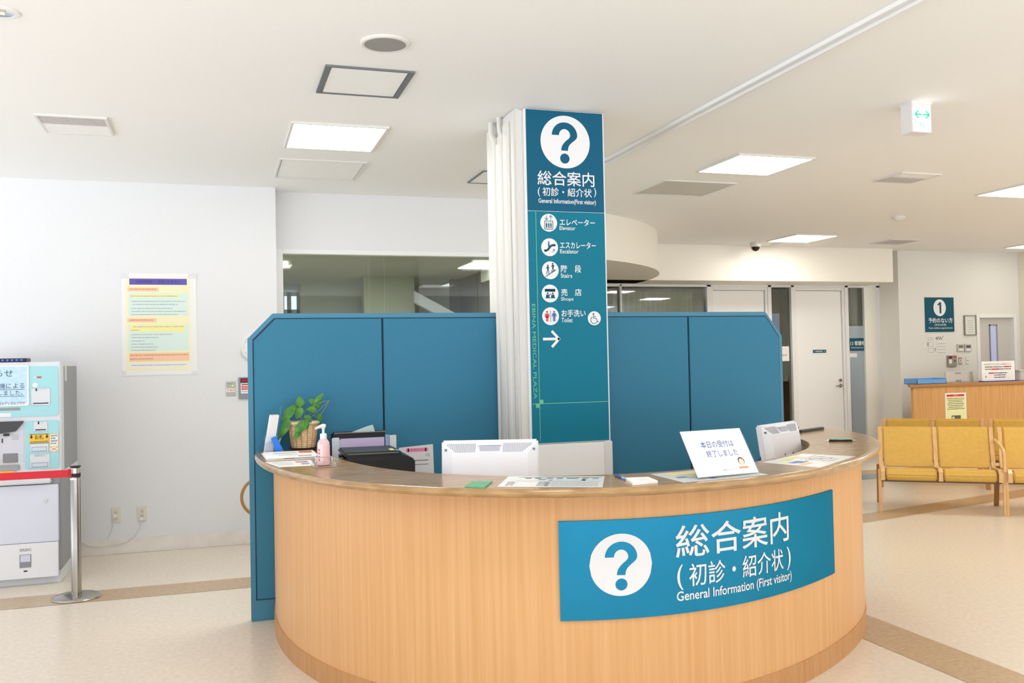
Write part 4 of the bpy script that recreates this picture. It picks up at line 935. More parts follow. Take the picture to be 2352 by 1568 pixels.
# ------------------------------------------------------------------ things on and by the left wall
# poster
x0, x1, z0, z1 = box_on(280, 628, 452, 861, YB)
t = thing('poster', 'pastel notice poster with purple heading taped on the white wall', 'poster', ((x0+x1)/2, YB-.002, z0))
b = MB(PAPER); b.box(x0, YB-.004, z0, x1, YB-.001, z1); b.build('sheet', t, smooth=0)
y = YB-.0046
def W(l, t_, r, b_): return box_on(l, t_, r, b_, YB)
b = MB(mat('poster_yellow', (247, 240, 196), .6))
def R(l, t_, r, b_, m=None, yy=y):
    if m: b.use(m)
    u0, u1, w0, w1 = W(l, t_, r, b_); b.rect(u0, w0, u1, w1, yy); return u0, u1, w0, w1
R(290, 638, 437, 849)
y -= .0003; R(297, 640, 429, 654, mat('poster_purple', (98, 86, 182), .6), y)
for q in ((293, 660, 364, 669), (293, 731, 360, 740)): R(*q, mat('poster_orange', (251, 205, 172), .6), y)
for q in ((295, 672, 433, 725), (295, 745, 433, 806)): R(*q, mat('poster_mint', (220, 238, 230), .6), y)
R(297, 810, 435, 829, mat('poster_peach', (250, 206, 168), .6), y); R(298, 833, 434, 843, PAPER, y)
y -= .0003
R(298, 676, 413, 683, mat('poster_lemon', (249, 240, 156), .6), y); R(298, 746, 425, 761, None, y)
y -= .0003
b.use(mat('poster_ink', (66, 58, 110), .6)); u0, u1, w0, w1 = W(313, 643, 414, 651); b.text('自動精算機でご精算される方へ', u0, u1, w0, w1, y)
b.use(mat('poster_grey', (178, 186, 190), .6)); k = 0
for ty, l, r in ((680, 300, 408), (692, 302, 428), (699, 304, 408), (708, 302, 396), (715, 302, 427), (722, 302, 410), (750, 306, 422), (758, 301, 320), (768, 302, 396), (775, 302, 364), (783, 302, 332), (790, 302, 352), (797, 302, 364), (804, 302, 358), (838, 302, 428)):
    u0, u1, w0, w1 = W(l, ty-1.5, r, ty+1.5); k += 1; b.small_print(u0, u1, (w0+w1)/2, .0085, y, k)
b.use(mat('poster_red_ink', (222, 150, 120), .6))
for ty, l, r in ((664, 298, 358), (735, 298, 352), (815, 299, 432), (824, 299, 352)):
    u0, u1, w0, w1 = W(l, ty-1.5, r, ty+1.5); k += 1; b.small_print(u0, u1, (w0+w1)/2, .010, y, k)
b.build('printing', t, smooth=0)
for q in ((277, 627, 296, 640), (432, 627, 452, 640), (279, 852, 290, 864), (440, 852, 453, 860)): b = MB(mat('tape_clear', (226, 226, 230), .3)); R(*q, None, YB-.005); b.build('tape', t, smooth=0)
# sockets
PLATE = mat('socket_plate', (226, 221, 208), .45)
for q, lab, cord in (((256, 1165, 277, 1199), 'wall socket nearer the payment machine', [(265, 1184), (261, 1205), (255, 1222), (247, 1236)]), ((315, 1162, 337, 1196), 'wall socket farther from the payment machine, nearer the teal screen', [(326, 1190), (321, 1212), (308, 1230), (290, 1244), (262, 1250), (230, 1254), (205, 1251), (191, 1244)])):
    u0, u1, w0, w1 = W(*q); t = thing('wall_socket', lab, 'wall socket', ((u0+u1)/2, YB, w0), group='sockets under the poster')
    b = MB(PLATE); b.box(u0, YB-.007, w0, u1, YB, w1, .002); b.build('plate', t)
    b = MB(mat('socket_face', (214, 208, 194), .45)); m = (u0+u1)/2; b.box(m-.013, YB-.009, w0+.02, m+.013, YB-.006, w1-.02, .001); b.use(DARK)
    for w_ in (.35, .65):
        for s_ in (-.006, .006): b.rect(m+s_-.0012, w0+(w1-w0)*w_-.005, m+s_+.0012, w0+(w1-w0)*w_+.005, YB-.0095)
    b.build('socket_face', t, smooth=0)
    t = thing('power_plug', lab.replace('wall socket', 'white plug and cable in the socket').replace(', with a thin white cable', '').replace(', with a white plug', ''), 'plug', py(*cord[0], YB), group='plugs under the poster')
    b = MB(WHITE); p = py(*cord[0], YB); b.box(p.x-.013, YB-.035, p.z-.012, p.x+.013, YB-.009, p.z+.014, .003); b.build('plug', t)
    pts = [py(x_, y_, YB)+Vector((0, -.022, 0)) for x_, y_ in cord]
    b = MB(mat('white_cable', (226, 224, 222), .5)); b.tube(pts, .0035, 6); b.build('cord', t)
# emergency switch, fire alarm box
u0, u1, w0, w1 = W(519, 876, 541, 909)
t = thing('emergency_switch', 'small steel emergency switch plate with red print near the teal screen', 'switch plate', ((u0+u1)/2, YB, w0))
b = MB(mat('switch_steel', (186, 184, 172), .35, metal=.5)); b.box(u0, YB-.006, w0, u1, YB, w1, .0015); b.build('plate', t)
b = MB(PAPER); m = w0+(w1-w0)*.42; b.rect(u0+.002, m-.018, u1-.002, m+.012, YB-.0065); b.use(RED); b.text('非常用', u0+.008, u1-.006, m-.012, m+.006, YB-.007)
b.use(mat('lime_lamp', (206, 236, 90), .4, emit=((206, 236, 90), .4))); b.disc(u0+(u1-u0)*.72, w1-.035, .006, YB-.007, n=16); b.use(DARK); b.small_print(u0+.012, u0+.055, w1-.018, .004, YB-.007, 2); b.disc(u0+.02, w1-.04, .003, YB-.007, n=10)
b.build('printing', t, smooth=0)
u0, u1, w0, w1 = W(548, 866, 590, 915)
t = thing('alarm_panel', 'grey fire alarm panel with dark red top half hidden by the teal screen', 'alarm panel', ((u0+u1)/2, YB, w0))
b = MB(mat('alarm_grey', (150, 152, 160), .4, metal=.4)); b.box(u0, YB-.02, w0, u1, YB, w1, .003); b.build('case', t)
b = MB(mat('alarm_dark_red', (96, 24, 34), .4)); b.rect(u0+.014, w1-.045, u1-.01, w1-.008, YB-.0205); b.use(PAPER); b.rect(u0+.018, w0+.045, u1-.02, w1-.05, YB-.0206); b.use(RED); b.rect(u0+.024, w1-.066, u1-.03, w1-.056, YB-.021); b.small_print(u0+.03, u1-.02, w1-.026, .01, YB-.021, 4)
for r_ in range(2):
    for k in range(5): b.rect(u0+.024+.013*k, w1-.088-.018*r_, u0+.034+.013*k, w1-.074-.018*r_, YB-.021)
b.use(GREYP); b.small_print(u0+.022, u1-.03, w0+.06, .007, YB-.021, 8)
b.build('printing', t, smooth=0)
# clock and round wooden ring, both partly behind the screen
p = py(553, 798, YB); q = py(568, 798, YB); r = .115; cx, cz = p.x+r, p.z
t = thing('wall_clock', 'round white wall clock mostly hidden behind the left teal screen edge', 'clock', (cx, YB, cz))
b = MB(WHITE); rows = [[(cx+rr*math.cos(2*math.pi*i/48), YB-yy, cz+rr*math.sin(2*math.pi*i/48)) for i in range(48)] for rr, yy in ((r, 0), (r, .03), (r-.008, .036), (r-.018, .034), (r-.02, .026))]
for A, B_ in zip(rows, rows[1:]):
    for i in range(48): b.face([A[i], A[(i+1) % 48], B_[(i+1) % 48], B_[i]])
b.build('rim', t)
b = MB(PAPER); b.disc(cx, cz, r-.019, YB-.027); b.use(DARK)
for k in range(12): a = math.pi*k/6; b.line((cx+(r-.03)*math.cos(a), cz+(r-.03)*math.sin(a)), (cx+(r-.024)*math.cos(a), cz+(r-.024)*math.sin(a)), .004, YB-.0275)
b.build('dial', t, smooth=0)
b = MB(BLACK); b.line((cx, cz), (cx-.03, cz+.05), .006, YB-.028); b.line((cx, cz), (cx+.065, cz+.01), .005, YB-.0285); b.build('hands', t, smooth=0)
p = py(555, 1143, 7.9); cx, cz = p.x+.155, p.z
b = MB(LWOOD); b.use(mat('ring_wood', (176, 130, 70), .4)); b.tube([(cx+.155*math.cos(2*math.pi*i/40), 7.9, cz+.155*math.sin(2*math.pi*i/40)) for i in range(40)], .013, 10, True); b.tube([(cx, 7.9, cz-.155), (cx, 7.9, 0.0)], .014, 10)
tag(b.build('wooden_hoop', loc=(cx, 7.9, 0)), 'curved wooden hoop peeking out beside the left teal screen', 'wooden hoop')

# ------------------------------------------------------------------ payment machine
YM = 7.16; XM = -1.063; XL = -1.86; ZM = 1.56; YK = 7.95
t = thing('payment_machine', 'grey and aqua payment machine cut by the left photo edge', 'payment machine', ((XM+XL)/2, (YM+YK)/2, 0))
MG = mat('machine_grey', (224, 227, 233), .4); MS = mat('machine_side_shade', (150, 152, 158), .45); MA = mat('machine_aqua', (166, 222, 230), .45); MP = mat('machine_pale', (226, 231, 246), .4); MWH = mat('machine_white', (242, 243, 248), .4)  # side grey is darkened: shade of the side face put into the colour
def Mx(l, t_, r, b_): return box_on(l, t_, r, b_, YM)
zc0, zc1 = py(70, 1092, YM).z, py(70, 962, YM).z
b = MB(MG); b.prism([(YM, zc0), (YK, zc0-.02), (YK, ZM), (YM+.0, ZM)], XL, XM-.0, axis='x', bev=.006); b.build('upper_case', t)
b = MB(MS); b.box(XL+.02, YM+.03, .09, XM-.012, YK-.01, zc0-.012, .004); b.build('lower_case', t)
b = MB(MS); b.box(XM-.001, YM+.12, zc0+.02, XM+.0005, YK-.03, ZM-.03); b.build('side_shade_skin', t, smooth=0)  # thin skin carrying the painted shade of the side face
b = MB(MG); b.box(XL+.03, YM+.05, 0, XM-.018, YK-.03, .09, .003); b.build('plinth', t)
q = Mx(-60, 842, 135, 957)
def rounded(u0, u1, w0, w1, r=.02, n=6):
    P_ = []
    for cu, cw, a0 in ((u1-r, w1-r, 0), (u0+r, w1-r, 90), (u0+r, w0+r, 180), (u1-r, w0+r, 270)):
        P_ += [(cu+r*math.cos(math.radians(a0+90*i/n)), cw+r*math.sin(math.radians(a0+90*i/n))) for i in range(n+1)]
    return P_
b = MB(MA); b.prism(rounded(XL+.03, q[1], q[2], q[3]), YM-.006, YM+.002, bev=.001); b.build('top_panel', t, smooth=0)
q = Mx(58, 965, 136, 1076); b = MB(MA); b.prism(rounded(*q), YM-.006, YM+.002, bev=.001); b.build('side_fascia', t, smooth=0)
# recess with keypad and tray
q = Mx(-50, 968, 55, 1062)
b = MB(mat('recess_grey', (214, 216, 226), .5)); b.box(XL+.04, YM-.002, q[2], q[1], YM-.0005, q[3]); b.use(mat('recess_dark', (66, 66, 72), .5))
P_ = [(x_, z_) for x_, z_ in ((XL+.04, q[3]), (q[1], q[3]), (q[1]-.002, q[3]-.012), (q[1]-.05, q[3]-.07), (q[1]-.16, q[3]-.085), (XL+.04, q[3]-.085))]; b.prism(P_, YM-.02, YM-.002)
for r_ in range(5):
    for k in range(6): b.rect(q[1]-.075+.008*k, q[2]+.155+.008*r_, q[1]-.072+.008*k, q[2]+.158+.008*r_, YM-.0035)
b.use(BLACK); b.box(q[1]-.125, YM-.015, q[3]-.1, q[1]-.09, YM-.002, q[3]-.085); b.rect(q[1]-.138, q[2]+.135, q[1]-.13, q[2]+.165, YM-.0035)
b.use(mat('keypad_grey', (136, 136, 138), .4)); u = Mx(7, 1041, 41, 1062); b.box(u[0], YM-.008, u[2], u[1], YM-.002, u[3], .002)
b.use(mat('coin_tray', (166, 170, 176), .3, metal=.3)); u = Mx(-30, 1068, 45, 1081); b.box(u[0], YM-.012, u[2], u[1], YM-.002, u[3], .003); b.use(mat('label_orange', (246, 190, 60), .5)); u = Mx(2, 1081, 33, 1087); b.rect(u[0], u[2], u[1], u[3], YM-.0125)
b.build('cash_recess', t, smooth=0)
def slot(l, t_, r, b_, tx, name='slot_plate'):
    q = Mx(l, t_, r, b_); y = YM-.0085
    g = MB(mat('slot_plate', (222, 226, 232), .4)); g.box(q[0], y, q[2], q[1], YM-.005, q[3], .002); g.use(DARK); h = q[3]-q[2]
    g.rect(q[0]+.012, q[2]+h*.1, q[1]-.012, q[2]+h*.1+.008, y-.0006) if tx else None
    if tx: g.rect(q[0]+.028, q[3]-.02, q[0]+.038, q[3]-.002, y-.0006); g.use(GREYP); g.text(tx, q[0]+.044, q[1]-.028, q[3]-.013, q[3]-.003, y-.0006)
    g.build(name, t, smooth=0); return q
slot(72, 891, 116, 931, 'レシート'); slot(77, 967, 110, 990, 'カード')
for (l, t_, r, b_), tx in (((69, 1018, 112, 1037), ''), ((69, 1042, 115, 1073), '紙幣出口')):
    q = Mx(l, t_, r, b_); y = YM-.0085; g = MB(mat('slot_plate', (222, 226, 232), .4)); g.box(q[0], y, q[2], q[1], YM-.005, q[3], .002)
    g.use(DARK); g.rect(q[0]+.012, q[2]+.005, q[1]-.012, q[2]+.034, y-.0006); g.use(mat('note_flap', (206, 220, 236), .3)); g.rect(q[0]+.014, q[2]+.007, q[1]-.014, q[2]+.032, y-.001)
    if tx: g.use(GREYP); g.text(tx, q[0]+.03, q[1]-.03, q[3]-.018, q[3]-.004, y-.0006)
    g.build('note_slot', t, smooth=0)
q = Mx(68, 996, 113, 1017); y = YM-.008
g = MB(mat('label_yellow', (244, 196, 60), .5)); g.rect(q[0], q[2], q[1], q[3], y); g.use(BLACK); cx = (q[0]+q[1])/2; w_ = q[3]-q[2]
g.text('お札', cx-.028, cx+.028, q[2]+w_*.4, q[3]-w_*.1, y-.0005, .01)
for s_ in (-1, 1): u = cx+s_*(q[1]-q[0])*.4; g.rect(u-.004, q[3]-w_*.28, u+.004, q[3]-w_*.08, y-.0005); g.poly([(u-.011, q[3]-w_*.28), (u, q[3]-w_*.52), (u+.011, q[3]-w_*.28)], y-.0005)
g.rect(q[0], q[2], q[1], q[2]+.003, y-.0005); g.rect(q[0], q[3]-.003, q[1], q[3], y-.0005); g.small_print(q[0]+.006, q[1]-.006, q[2]+.011, .005, y-.0005, 7); g.build('banknote_label', t, smooth=0)
q = Mx(114, 995, 135, 1037); g = MB(mat('label_yellow', (244, 196, 60), .5)); g.rect(*[q[i] for i in (0, 2, 1, 3)], y); g.use(PAPER); g.rect(q[0]+.004, q[2]+.04, q[1]-.004, q[3]-.004, y-.0005); g.rect(q[0]+.004, q[2]+.004, q[1]-.004, q[2]+.035, y-.0005); g.use(GREYP)
for k in range(4): g.small_print(q[0]+.009, q[1]-.009, q[3]-.015-.018*k, .012, y-.001, k)
g.use(RED); g.line((q[0]+.006, q[2]+.006), (q[1]-.006, q[2]+.033), .003, y-.001); g.line((q[0]+.006, q[2]+.033), (q[1]-.006, q[2]+.006), .003, y-.001); g.build('warning_label', t, smooth=0)
# white bits on the top panel, small lamp, sticker
g = MB(WHITE); p = py(81, 884, YM); g.disc(p.x, p.z, .017, YM-.007); g.build('round_sticker', t, smooth=0); g = MB(WHITE); g.use(mat('lamp_red', (210, 90, 90), .4)); q = Mx(85, 864, 96, 868); g.rect(q[0], q[2], q[1], q[3], YM-.007); g.use(WHITE); q = Mx(78, 863, 85, 868); g.poly([(q[0], q[2]), (q[1], q[2]), (q[0], q[3])], YM-.007); g.build('call_lamp', t, smooth=0); g = MB(WHITE)
q = Mx(-40, 949, 26, 958); g.rect(q[0], q[2], q[1], q[3], YM-.007); g.build('name_strip', t, smooth=0); g = MB(MS); q = Mx(-40, 937, 47, 943); g.rect(q[0], q[2], q[1], q[3], YM-.007); g.build('screen_ledge', t, smooth=0)
# lower door: grip bar, grey front, white coin drawer
q = Mx(-60, 1116, 134, 1262)
g = MB(MP); g.box(XL+.03, YM-.0, .30, q[1], YM+.035, q[3], .003); g.build('front_door', t)
g = MB(MWH); q2 = Mx(-60, 1263, 132, 1336); g.box(XL+.03, YM-.001, .055, q[1]-.003, YM+.035, .297, .003); g.build('coin_drawer', t)
g = MB(MG); q = Mx(-60, 1101, 119, 1113); g.box(XL+.05, YM-.03, q[2], q[1], YM+.002, q[3], .008); g.build('grip_bar', t)
g = MB(MS); q = Mx(-60, 1093, 136, 1115); g.box(XL+.03, YM+.012, q[2], XM-.014, YM+.035, q[3]); g.build('shadow_gap', t, smooth=0)
g = MB(CHROME); p = py(105, 1149, YM); g.cyl((p.x, YM, p.z), (p.x, YM-.006, p.z), .012, n=16); g.build('key_lock', t)
q = Mx(45, 1273, 72, 1303); g = MB(GREYP); g.box(q[0], YM-.004, q[2], q[1], YM, q[3], .001); g.use(mat('coin_window', (222, 224, 240), .3)); g.box(q[0]+.006, YM-.005, q[2]+.04, q[1]-.006, YM-.003, q[3]-.004); g.use(DARK); u = Mx(45, 1259, 72, 1266); g.text('貨幣返却口', u[0], u[1], u[2], u[3], YM-.0015); g.rect((q[0]+q[1])/2-.012, q[2]-.03, (q[0]+q[1])/2+.012, q[2]-.02, YM-.0015); g.build('coin_return', t, smooth=0)
g = MB(mat('side_sticker', (222, 222, 220), .5)); g.box(XM, YM+.18, 1.42, XM+.0015, YM+.26, 1.54); g.build('sticker', t, smooth=0)
# the notice stuck on its screen
q = Mx(-110, 839, 67, 934)
t = thing('taped_notice', 'light blue notice in wavy white frame taped on the payment machine', 'notice', ((q[0]+q[1])/2, YM-.008, q[2]))
g = MB(PAPER); g.prism(rounded(q[0], q[1], q[2], q[3], .012), YM-.012, YM-.0075); g.build('backing', t, smooth=0)
NB = noisy('notice_blue', (186, 222, 250), (204, 232, 252), nscale=40, rough=.5); g = MB(NB); g.rect(q[0]+.02, q[2]+.018, q[1]-.012, q[3]-.012, YM-.0125); g.build('sheet', t, smooth=0)
g = MB(mat('notice_ink', (74, 84, 104), .5)); y = YM-.0135
u = Mx(-58, 849, 31, 866); g.text('お知らせ', u[0], u[1], u[2], u[3], y)
u = Mx(-62, 880, 57, 893); g.text('自動精算機による', u[0], u[1], u[2], u[3], y); g.rect(u[0], u[2]-.007, u[1], u[2]-.004, y)
u = Mx(-75, 897, 53, 909); g.text('精算は終了しました。', u[0], u[1], u[2], u[3], y); g.rect(u[0], u[2]-.007, u[1]+.01, u[2]-.004, y)
u = Mx(-16, 922, 58, 930); g.text('海老名メディカルプラザ', u[0], u[1], u[2], u[3], y); g.build('printing', t, smooth=0)
# router on top
p = py(62, 828, 7.3)
t = thing('router', 'flat black router with small blue lights on top of the payment machine', 'router', (p.x-.16, 7.36, ZM))
g = MB(BLACK); g.box(p.x-.32, 7.28, ZM+.003, p.x, 7.44, ZM+.03, .003); g.build('case', t)
for k in range(5):
    g = MB(mat('router_blue', (80, 96, 190), .4, emit=((80, 100, 220), .3))); g.box(p.x-.04-.03*k, 7.2792, ZM+.010, p.x-.024-.03*k, 7.2805, ZM+.024); g.build('port_light', t, smooth=0)
for k in (0, 1): g = MB(BLACK); g.box(p.x-.30+.25*k, 7.29, ZM, p.x-.27+.25*k, 7.42, ZM+.004); g.build('rubber_foot', t, smooth=0)
# barrier post with red belt
cx, cy = -.91, 6.68
t = thing('stanchion', 'brushed steel barrier post with a red belt running to the left', 'barrier post', (cx, cy, 0))
g = MB(STEEL); g.lathe([(0, .0), (.150, .0), (.153, .005), (.150, .010), (.135, .018), (.05, .026), (0, .028)], (cx, cy, 0), 56); g.build('base', t)
g = MB(STEEL); g.lathe([(.0315, .02), (.0315, .775), (.0295, .78), (0, .78)], (cx, cy, 0), 36); g.build('post', t)
g = MB(mat('post_ring', (228, 226, 222), .2, metal=.9)); g.lathe([(.0295, .775), (.034, .777), (.034, .787), (.026, .789), (.026, .855)], (cx, cy, 0), 36); g.build('neck', t)
g = MB(BLACK); g.lathe([(.0315, .792), (.0325, .794), (.0325, .816), (.0315, .818), (.026, .818), (.026, .792)], (cx, cy, 0), 36); g.lathe([(0, .852), (.026, .852), (.034, .862), (.034, .866), (0, .868)], (cx, cy, 0), 36); g.build('cap_and_collar', t)
g = MB(mat('red_belt', (222, 34, 50), .55)); g.box(-4.3, cy-.0285, .797, cx-.02, cy-.0265, .845); g.use(mat('red_belt_clip', (190, 26, 40), .5)); g.box(cx-.04, cy-.031, .795, cx-.018, cy-.024, .848); g.build('belt', t, smooth=0)

# ------------------------------------------------------------------ right-hand side: benches, far counter, wall things
def make_bench(label, loc, rz, seats, arm):
    t = thing('waiting_bench', label, 'bench', loc, rz, 'yellow waiting benches')
    Wd = .50; n = seats
    # side view (y back, z up): seat pad, back pad
    seat = [(.02, .298), (.0, .345), (.02, .392), (.08, .404), (.42, .372), (.47, .365), (.46, .30)]
    back = [(.44, .375), (.50, .385), (.555, .60), (.595, .755), (.58, .768), (.555, .758), (.49, .55), (.455, .46)]
    for k in range(n):
        b = MB(VINYL); b.prism(seat, k*Wd+.028, (k+1)*Wd-.028, axis='x', bev=.012); b.build('seat', t, local=True)
        b = MB(VINYL); b.prism(back, k*Wd+.028, (k+1)*Wd-.028, axis='x', bev=.010); b.build('backrest', t, local=True)
    for k in range(n+1):
        u = k*Wd
        b = MB(LWOOD); w_ = .019
        b.prism([(-.012, .30), (-.012, .385), (.03, .416), (.06, .416), (.43, .39), (.50, .58), (.555, .762), (.597, .762), (.535, .56), (.475, .365), (.44, .30)], u-w_, u+w_, axis='x', bev=.003)
        b.build('frame_slat', t, local=True)
    for u in (0, n*Wd):
        b = MB(LWOOD); s_ = -.028 if u == 0 else .028
        b.prism([(.0, 0), (.035, 0), (.05, .40), (.02, .40)], u+s_-.014, u+s_+.014, axis='x', bev=.003); b.build('leg', t, local=True)
        b = MB(OAKD); b.prism([(.60, 0), (.63, 0), (.50, .40), (.46, .40)], u+s_-.012, u+s_+.012, axis='x', bev=.003); b.build('leg', t, local=True)
    b = MB(mat('bench_rail', (120, 96, 70), .4, metal=.3)); b.box(-.02, .12, .272, n*Wd+.02, .155, .30, .003); b.box(-.02, .40, .272, n*Wd+.02, .435, .30, .003); b.build('rail', t, local=True)
    if arm:
        b = MB(LWOOD); b.tube([(-.045, .0, .40), (-.045, .01, .52), (-.045, .03, .575), (-.045, .08, .60), (-.045, .30, .625), (-.045, .54, .64)], .016, 10); b.build('armrest', t, local=True)
    return t
RB = -math.atan2(.607, .794)
U = Vector((math.cos(RB), math.sin(RB), 0)); V = Vector((-U.y, U.x, 0)); O1 = Vector((5.985, 7.255, 0))
make_bench('yellow two-seat bench nearest the reception desk, in the front row', O1, RB, 2, False)
make_bench('yellow bench in the front row cut by the right photo edge, with wooden armrest', O1+U*1.075, RB, 2, True)
make_bench('yellow two-seat bench in the rear row seen from behind, next to the desk', O1+U*1.085+V*2.36, RB+math.pi, 2, False)
make_bench('yellow bench in the rear row cut by the right photo edge', O1+U*2.165+V*2.36, RB+math.pi, 2, False)
# far counter
YCO = 10.2
pL = py(2085, 880, YCO); pB = py(2097, 905, YCO); ZC = py(2200, 880, YCO).z
t = thing('far_counter', 'far straight oak reception counter behind the yellow benches', 'counter', ((pL.x+12)/2, YCO+.3, 0))
b = MB(OAKD); xk = py(2089, 880, YCO+.45).x; b.prism([(pL.x, YCO-.03), (XE-.01, YCO-.03), (XE-.01, YCO+.5), (xk, YCO+.5)], ZC-.04, ZC, axis='z', bev=.008); b.build('worktop', t)
b = MB(OAK); b.box(pB.x, YCO+.0, .06, XE-.01, YCO+.04, ZC-.04); b.build('front_panel', t, smooth=0)
b = MB(OAKD); b.box(pB.x+.02, YCO+.02, 0, XE-.01, YCO+.05, .06); b.build('kick_plate', t, smooth=0)
def CQ(l, t_, r, b_, Y=YCO): return box_on(l, t_, r, b_, Y)
x0, x1, z0, z1 = CQ(2171, 902, 2219, 962, YCO)
t = thing('counter_poster', 'yellow sheet with red heading on the front of the far counter', 'poster', ((x0+x1)/2, YCO-.003, z0-.05))
b = MB(PAPER); b.box(x0, YCO-.003, z0-.05, x1, YCO-.0005, z1); b.use(mat('sheet_yellow', (232, 232, 176), .6)); b.rect(x0+.014, z0-.035, x1-.014, z1-.05, YCO-.0035); b.build('sheet', t, smooth=0)
b = MB(RED); b.rect(x0+.026, z1-.048, x1-.03, z1-.02, YCO-.004); b.use(WHITE); b.text('お知らせ', (x0+x1)/2-.04, (x0+x1)/2+.04, z1-.042, z1-.026, YCO-.0045); b.use(DARK)
for k in range(7): b.small_print(x0+.03+.012*(k % 3), x1-.03-.016*(k % 3), z1-.075-.024*k, .010, YCO-.004, k)
b.use(mat('photo_dark', (90, 92, 80), .6)); b.rect(x0+.1, z0-.02, x1-.1, z0+.05, YCO-.004); b.use(mat('photo_light', (200, 206, 210), .6)); b.rect(x0+.11, z0+.0, x0+.15, z0+.035, YCO-.0045); b.build('printing', t, smooth=0)
# on the far counter
x0, x1, z0, z1 = CQ(2092, 867, 2159, 879, YCO+.2)
t = thing('blue_tray', 'translucent blue tray at the left end of the far counter', 'tray', ((x0+x1)/2, YCO+.2, ZC))
b = MB(mat('tray_blue', (108, 168, 232), .3)); zt_ = ZC+.075; b.box(x0, YCO+.08, ZC, x1, YCO+.33, ZC+.006); b.box(x0, YCO+.08, ZC, x0+.006, YCO+.33, zt_); b.box(x1-.006, YCO+.08, ZC, x1, YCO+.33, zt_); b.box(x0, YCO+.08, ZC, x1, YCO+.086, zt_-.012); b.box(x0, YCO+.324, ZC, x1, YCO+.33, zt_); b.build('tray', t, smooth=0)
x0, x1, z0, z1 = CQ(2171, 853, 2234, 878, YCO+.35)
t = thing('monitor', 'grey monitor back standing on the far counter', 'monitor', ((x0+x1)/2, YCO+.35, ZC))
b = MB(mat('far_monitor', (206, 204, 200), .45)); b.prism([(x0-.008, ZC), (x1+.012, ZC), (x1, z1), (x0, z1)], YCO+.34, YCO+.37, bev=.006); b.build('case', t); b = MB(GREYP); m = (x0+x1)/2-.02; b.box(m-.05, YCO+.335, z1-.03, m+.04, YCO+.342, z1-.012); b.box(m-.05, YCO+.335, ZC+.012, m+.05, YCO+.342, ZC+.035); b.build('back_marks', t, smooth=0)
x0, x1, z0, z1 = CQ(2255, 829, 2331, 877, YCO+.15)
t = thing('counter_notice', 'white notice with blue foot standing on the far counter before the service door', 'notice', ((x0+x1)/2, YCO+.15, ZC))
b = MB(PAPER); b.box(x0, YCO+.15, ZC+.012, x1, YCO+.158, z1, .002); b.build('sheet', t, smooth=0); b = MB(mat('foot_blue', (70, 70, 160), .4)); b.box(x0+.01, YCO+.12, ZC, x1+.01, YCO+.22, ZC+.014); b.build('foot', t, smooth=0)
y = YCO+.1485; b = MB(mat('olive_ink', (140, 132, 70), .6)); m = (x0+x1)/2; w_ = x1-x0; h_ = z1-ZC
b.text('当日受付をお待ちの患者さんへ', x0+w_*.08, x1-w_*.08, z1-h_*.20, z1-h_*.1, y); b.use(DARK)
for k, (a, c_) in enumerate(((.1, .9), (.1, .88), (.2, .76), (.36, .72), (.36, .7))): hh = (.28, .39, .58, .68, .79)[k]; b.small_print(x0+w_*a, x0+w_*c_, z1-h_*hh, .014, y, k)
b.use(RED); b.rect(x0+w_*.68, z1-h_*.31, x0+w_*.82, z1-h_*.25, y-.0005); b.rect(x0+w_*.3, z1-h_*.42, x0+w_*.5, z1-h_*.36, y-.0005); b.rect(x0+w_*.22, z1-h_*.61, x0+w_*.36, z1-h_*.55, y-.0005); b.use(mat('figure_orange', (226, 158, 92), .6)); b.disc(x0+w_*.12, z1-h_*.75, .016, y); b.build('printing', t, smooth=0)
x0, x1, z0, z1 = CQ(2336, 851, 2362, 879, YCO+.25)
t = thing('clear_box', 'grey translucent box at the far right on the far counter', 'box', ((x0+x1)/2, YCO+.25, ZC))
b = MB(mat('box_grey', (206, 200, 204), .4)); b.box(x0, YCO+.2, ZC, x1, YCO+.36, z1, .01); b.build('body', t); b = MB(mat('box_lid', (220, 216, 220), .4)); b.box(x0-.01, YCO+.19, z1, x1+.01, YCO+.37, z1+.014, .004); b.build('lid', t)
# wall sign 1
x0, x1, z0, z1 = box_on(2124, 683, 2190, 762, YR)
t = thing('wall_sign', 'square teal sign with a white numeral 1 high on the far wall', 'sign', ((x0+x1)/2, YR, z0))
b = MB(SIGNM); b.box(x0, YR-.012, z0, x1, YR, z1, .001); b.build('panel', t, smooth=0)
y = YR-.0135; w_, h_ = x1-x0, z1-z0; m = (x0+x1)/2
b = MB(WHITE); b.disc(m, z0+h_*.70, w_*.215, y, h_*.245, 40); b.text('予約のない方', x0+w_*.1, x1-w_*.06, z0+h_*.26, z0+h_*.41, y, .012); b.text('(本日の診察)', x0+w_*.31, x1-w_*.29, z0+h_*.165, z0+h_*.24, y); b.text('Visits without appointment', x0+w_*.1, x1-w_*.07, z0+h_*.075, z0+h_*.14, y)
b.use(SIGNM); b.rect(m-.004, z0+h_*.54, m+.03, z0+h_*.86, y-.0006); b.poly([(m-.04, z0+h_*.80), (m-.04, z0+h_*.765), (m, z0+h_*.79), (m, z0+h_*.86)], y-.0006); b.build('lettering', t, smooth=0)
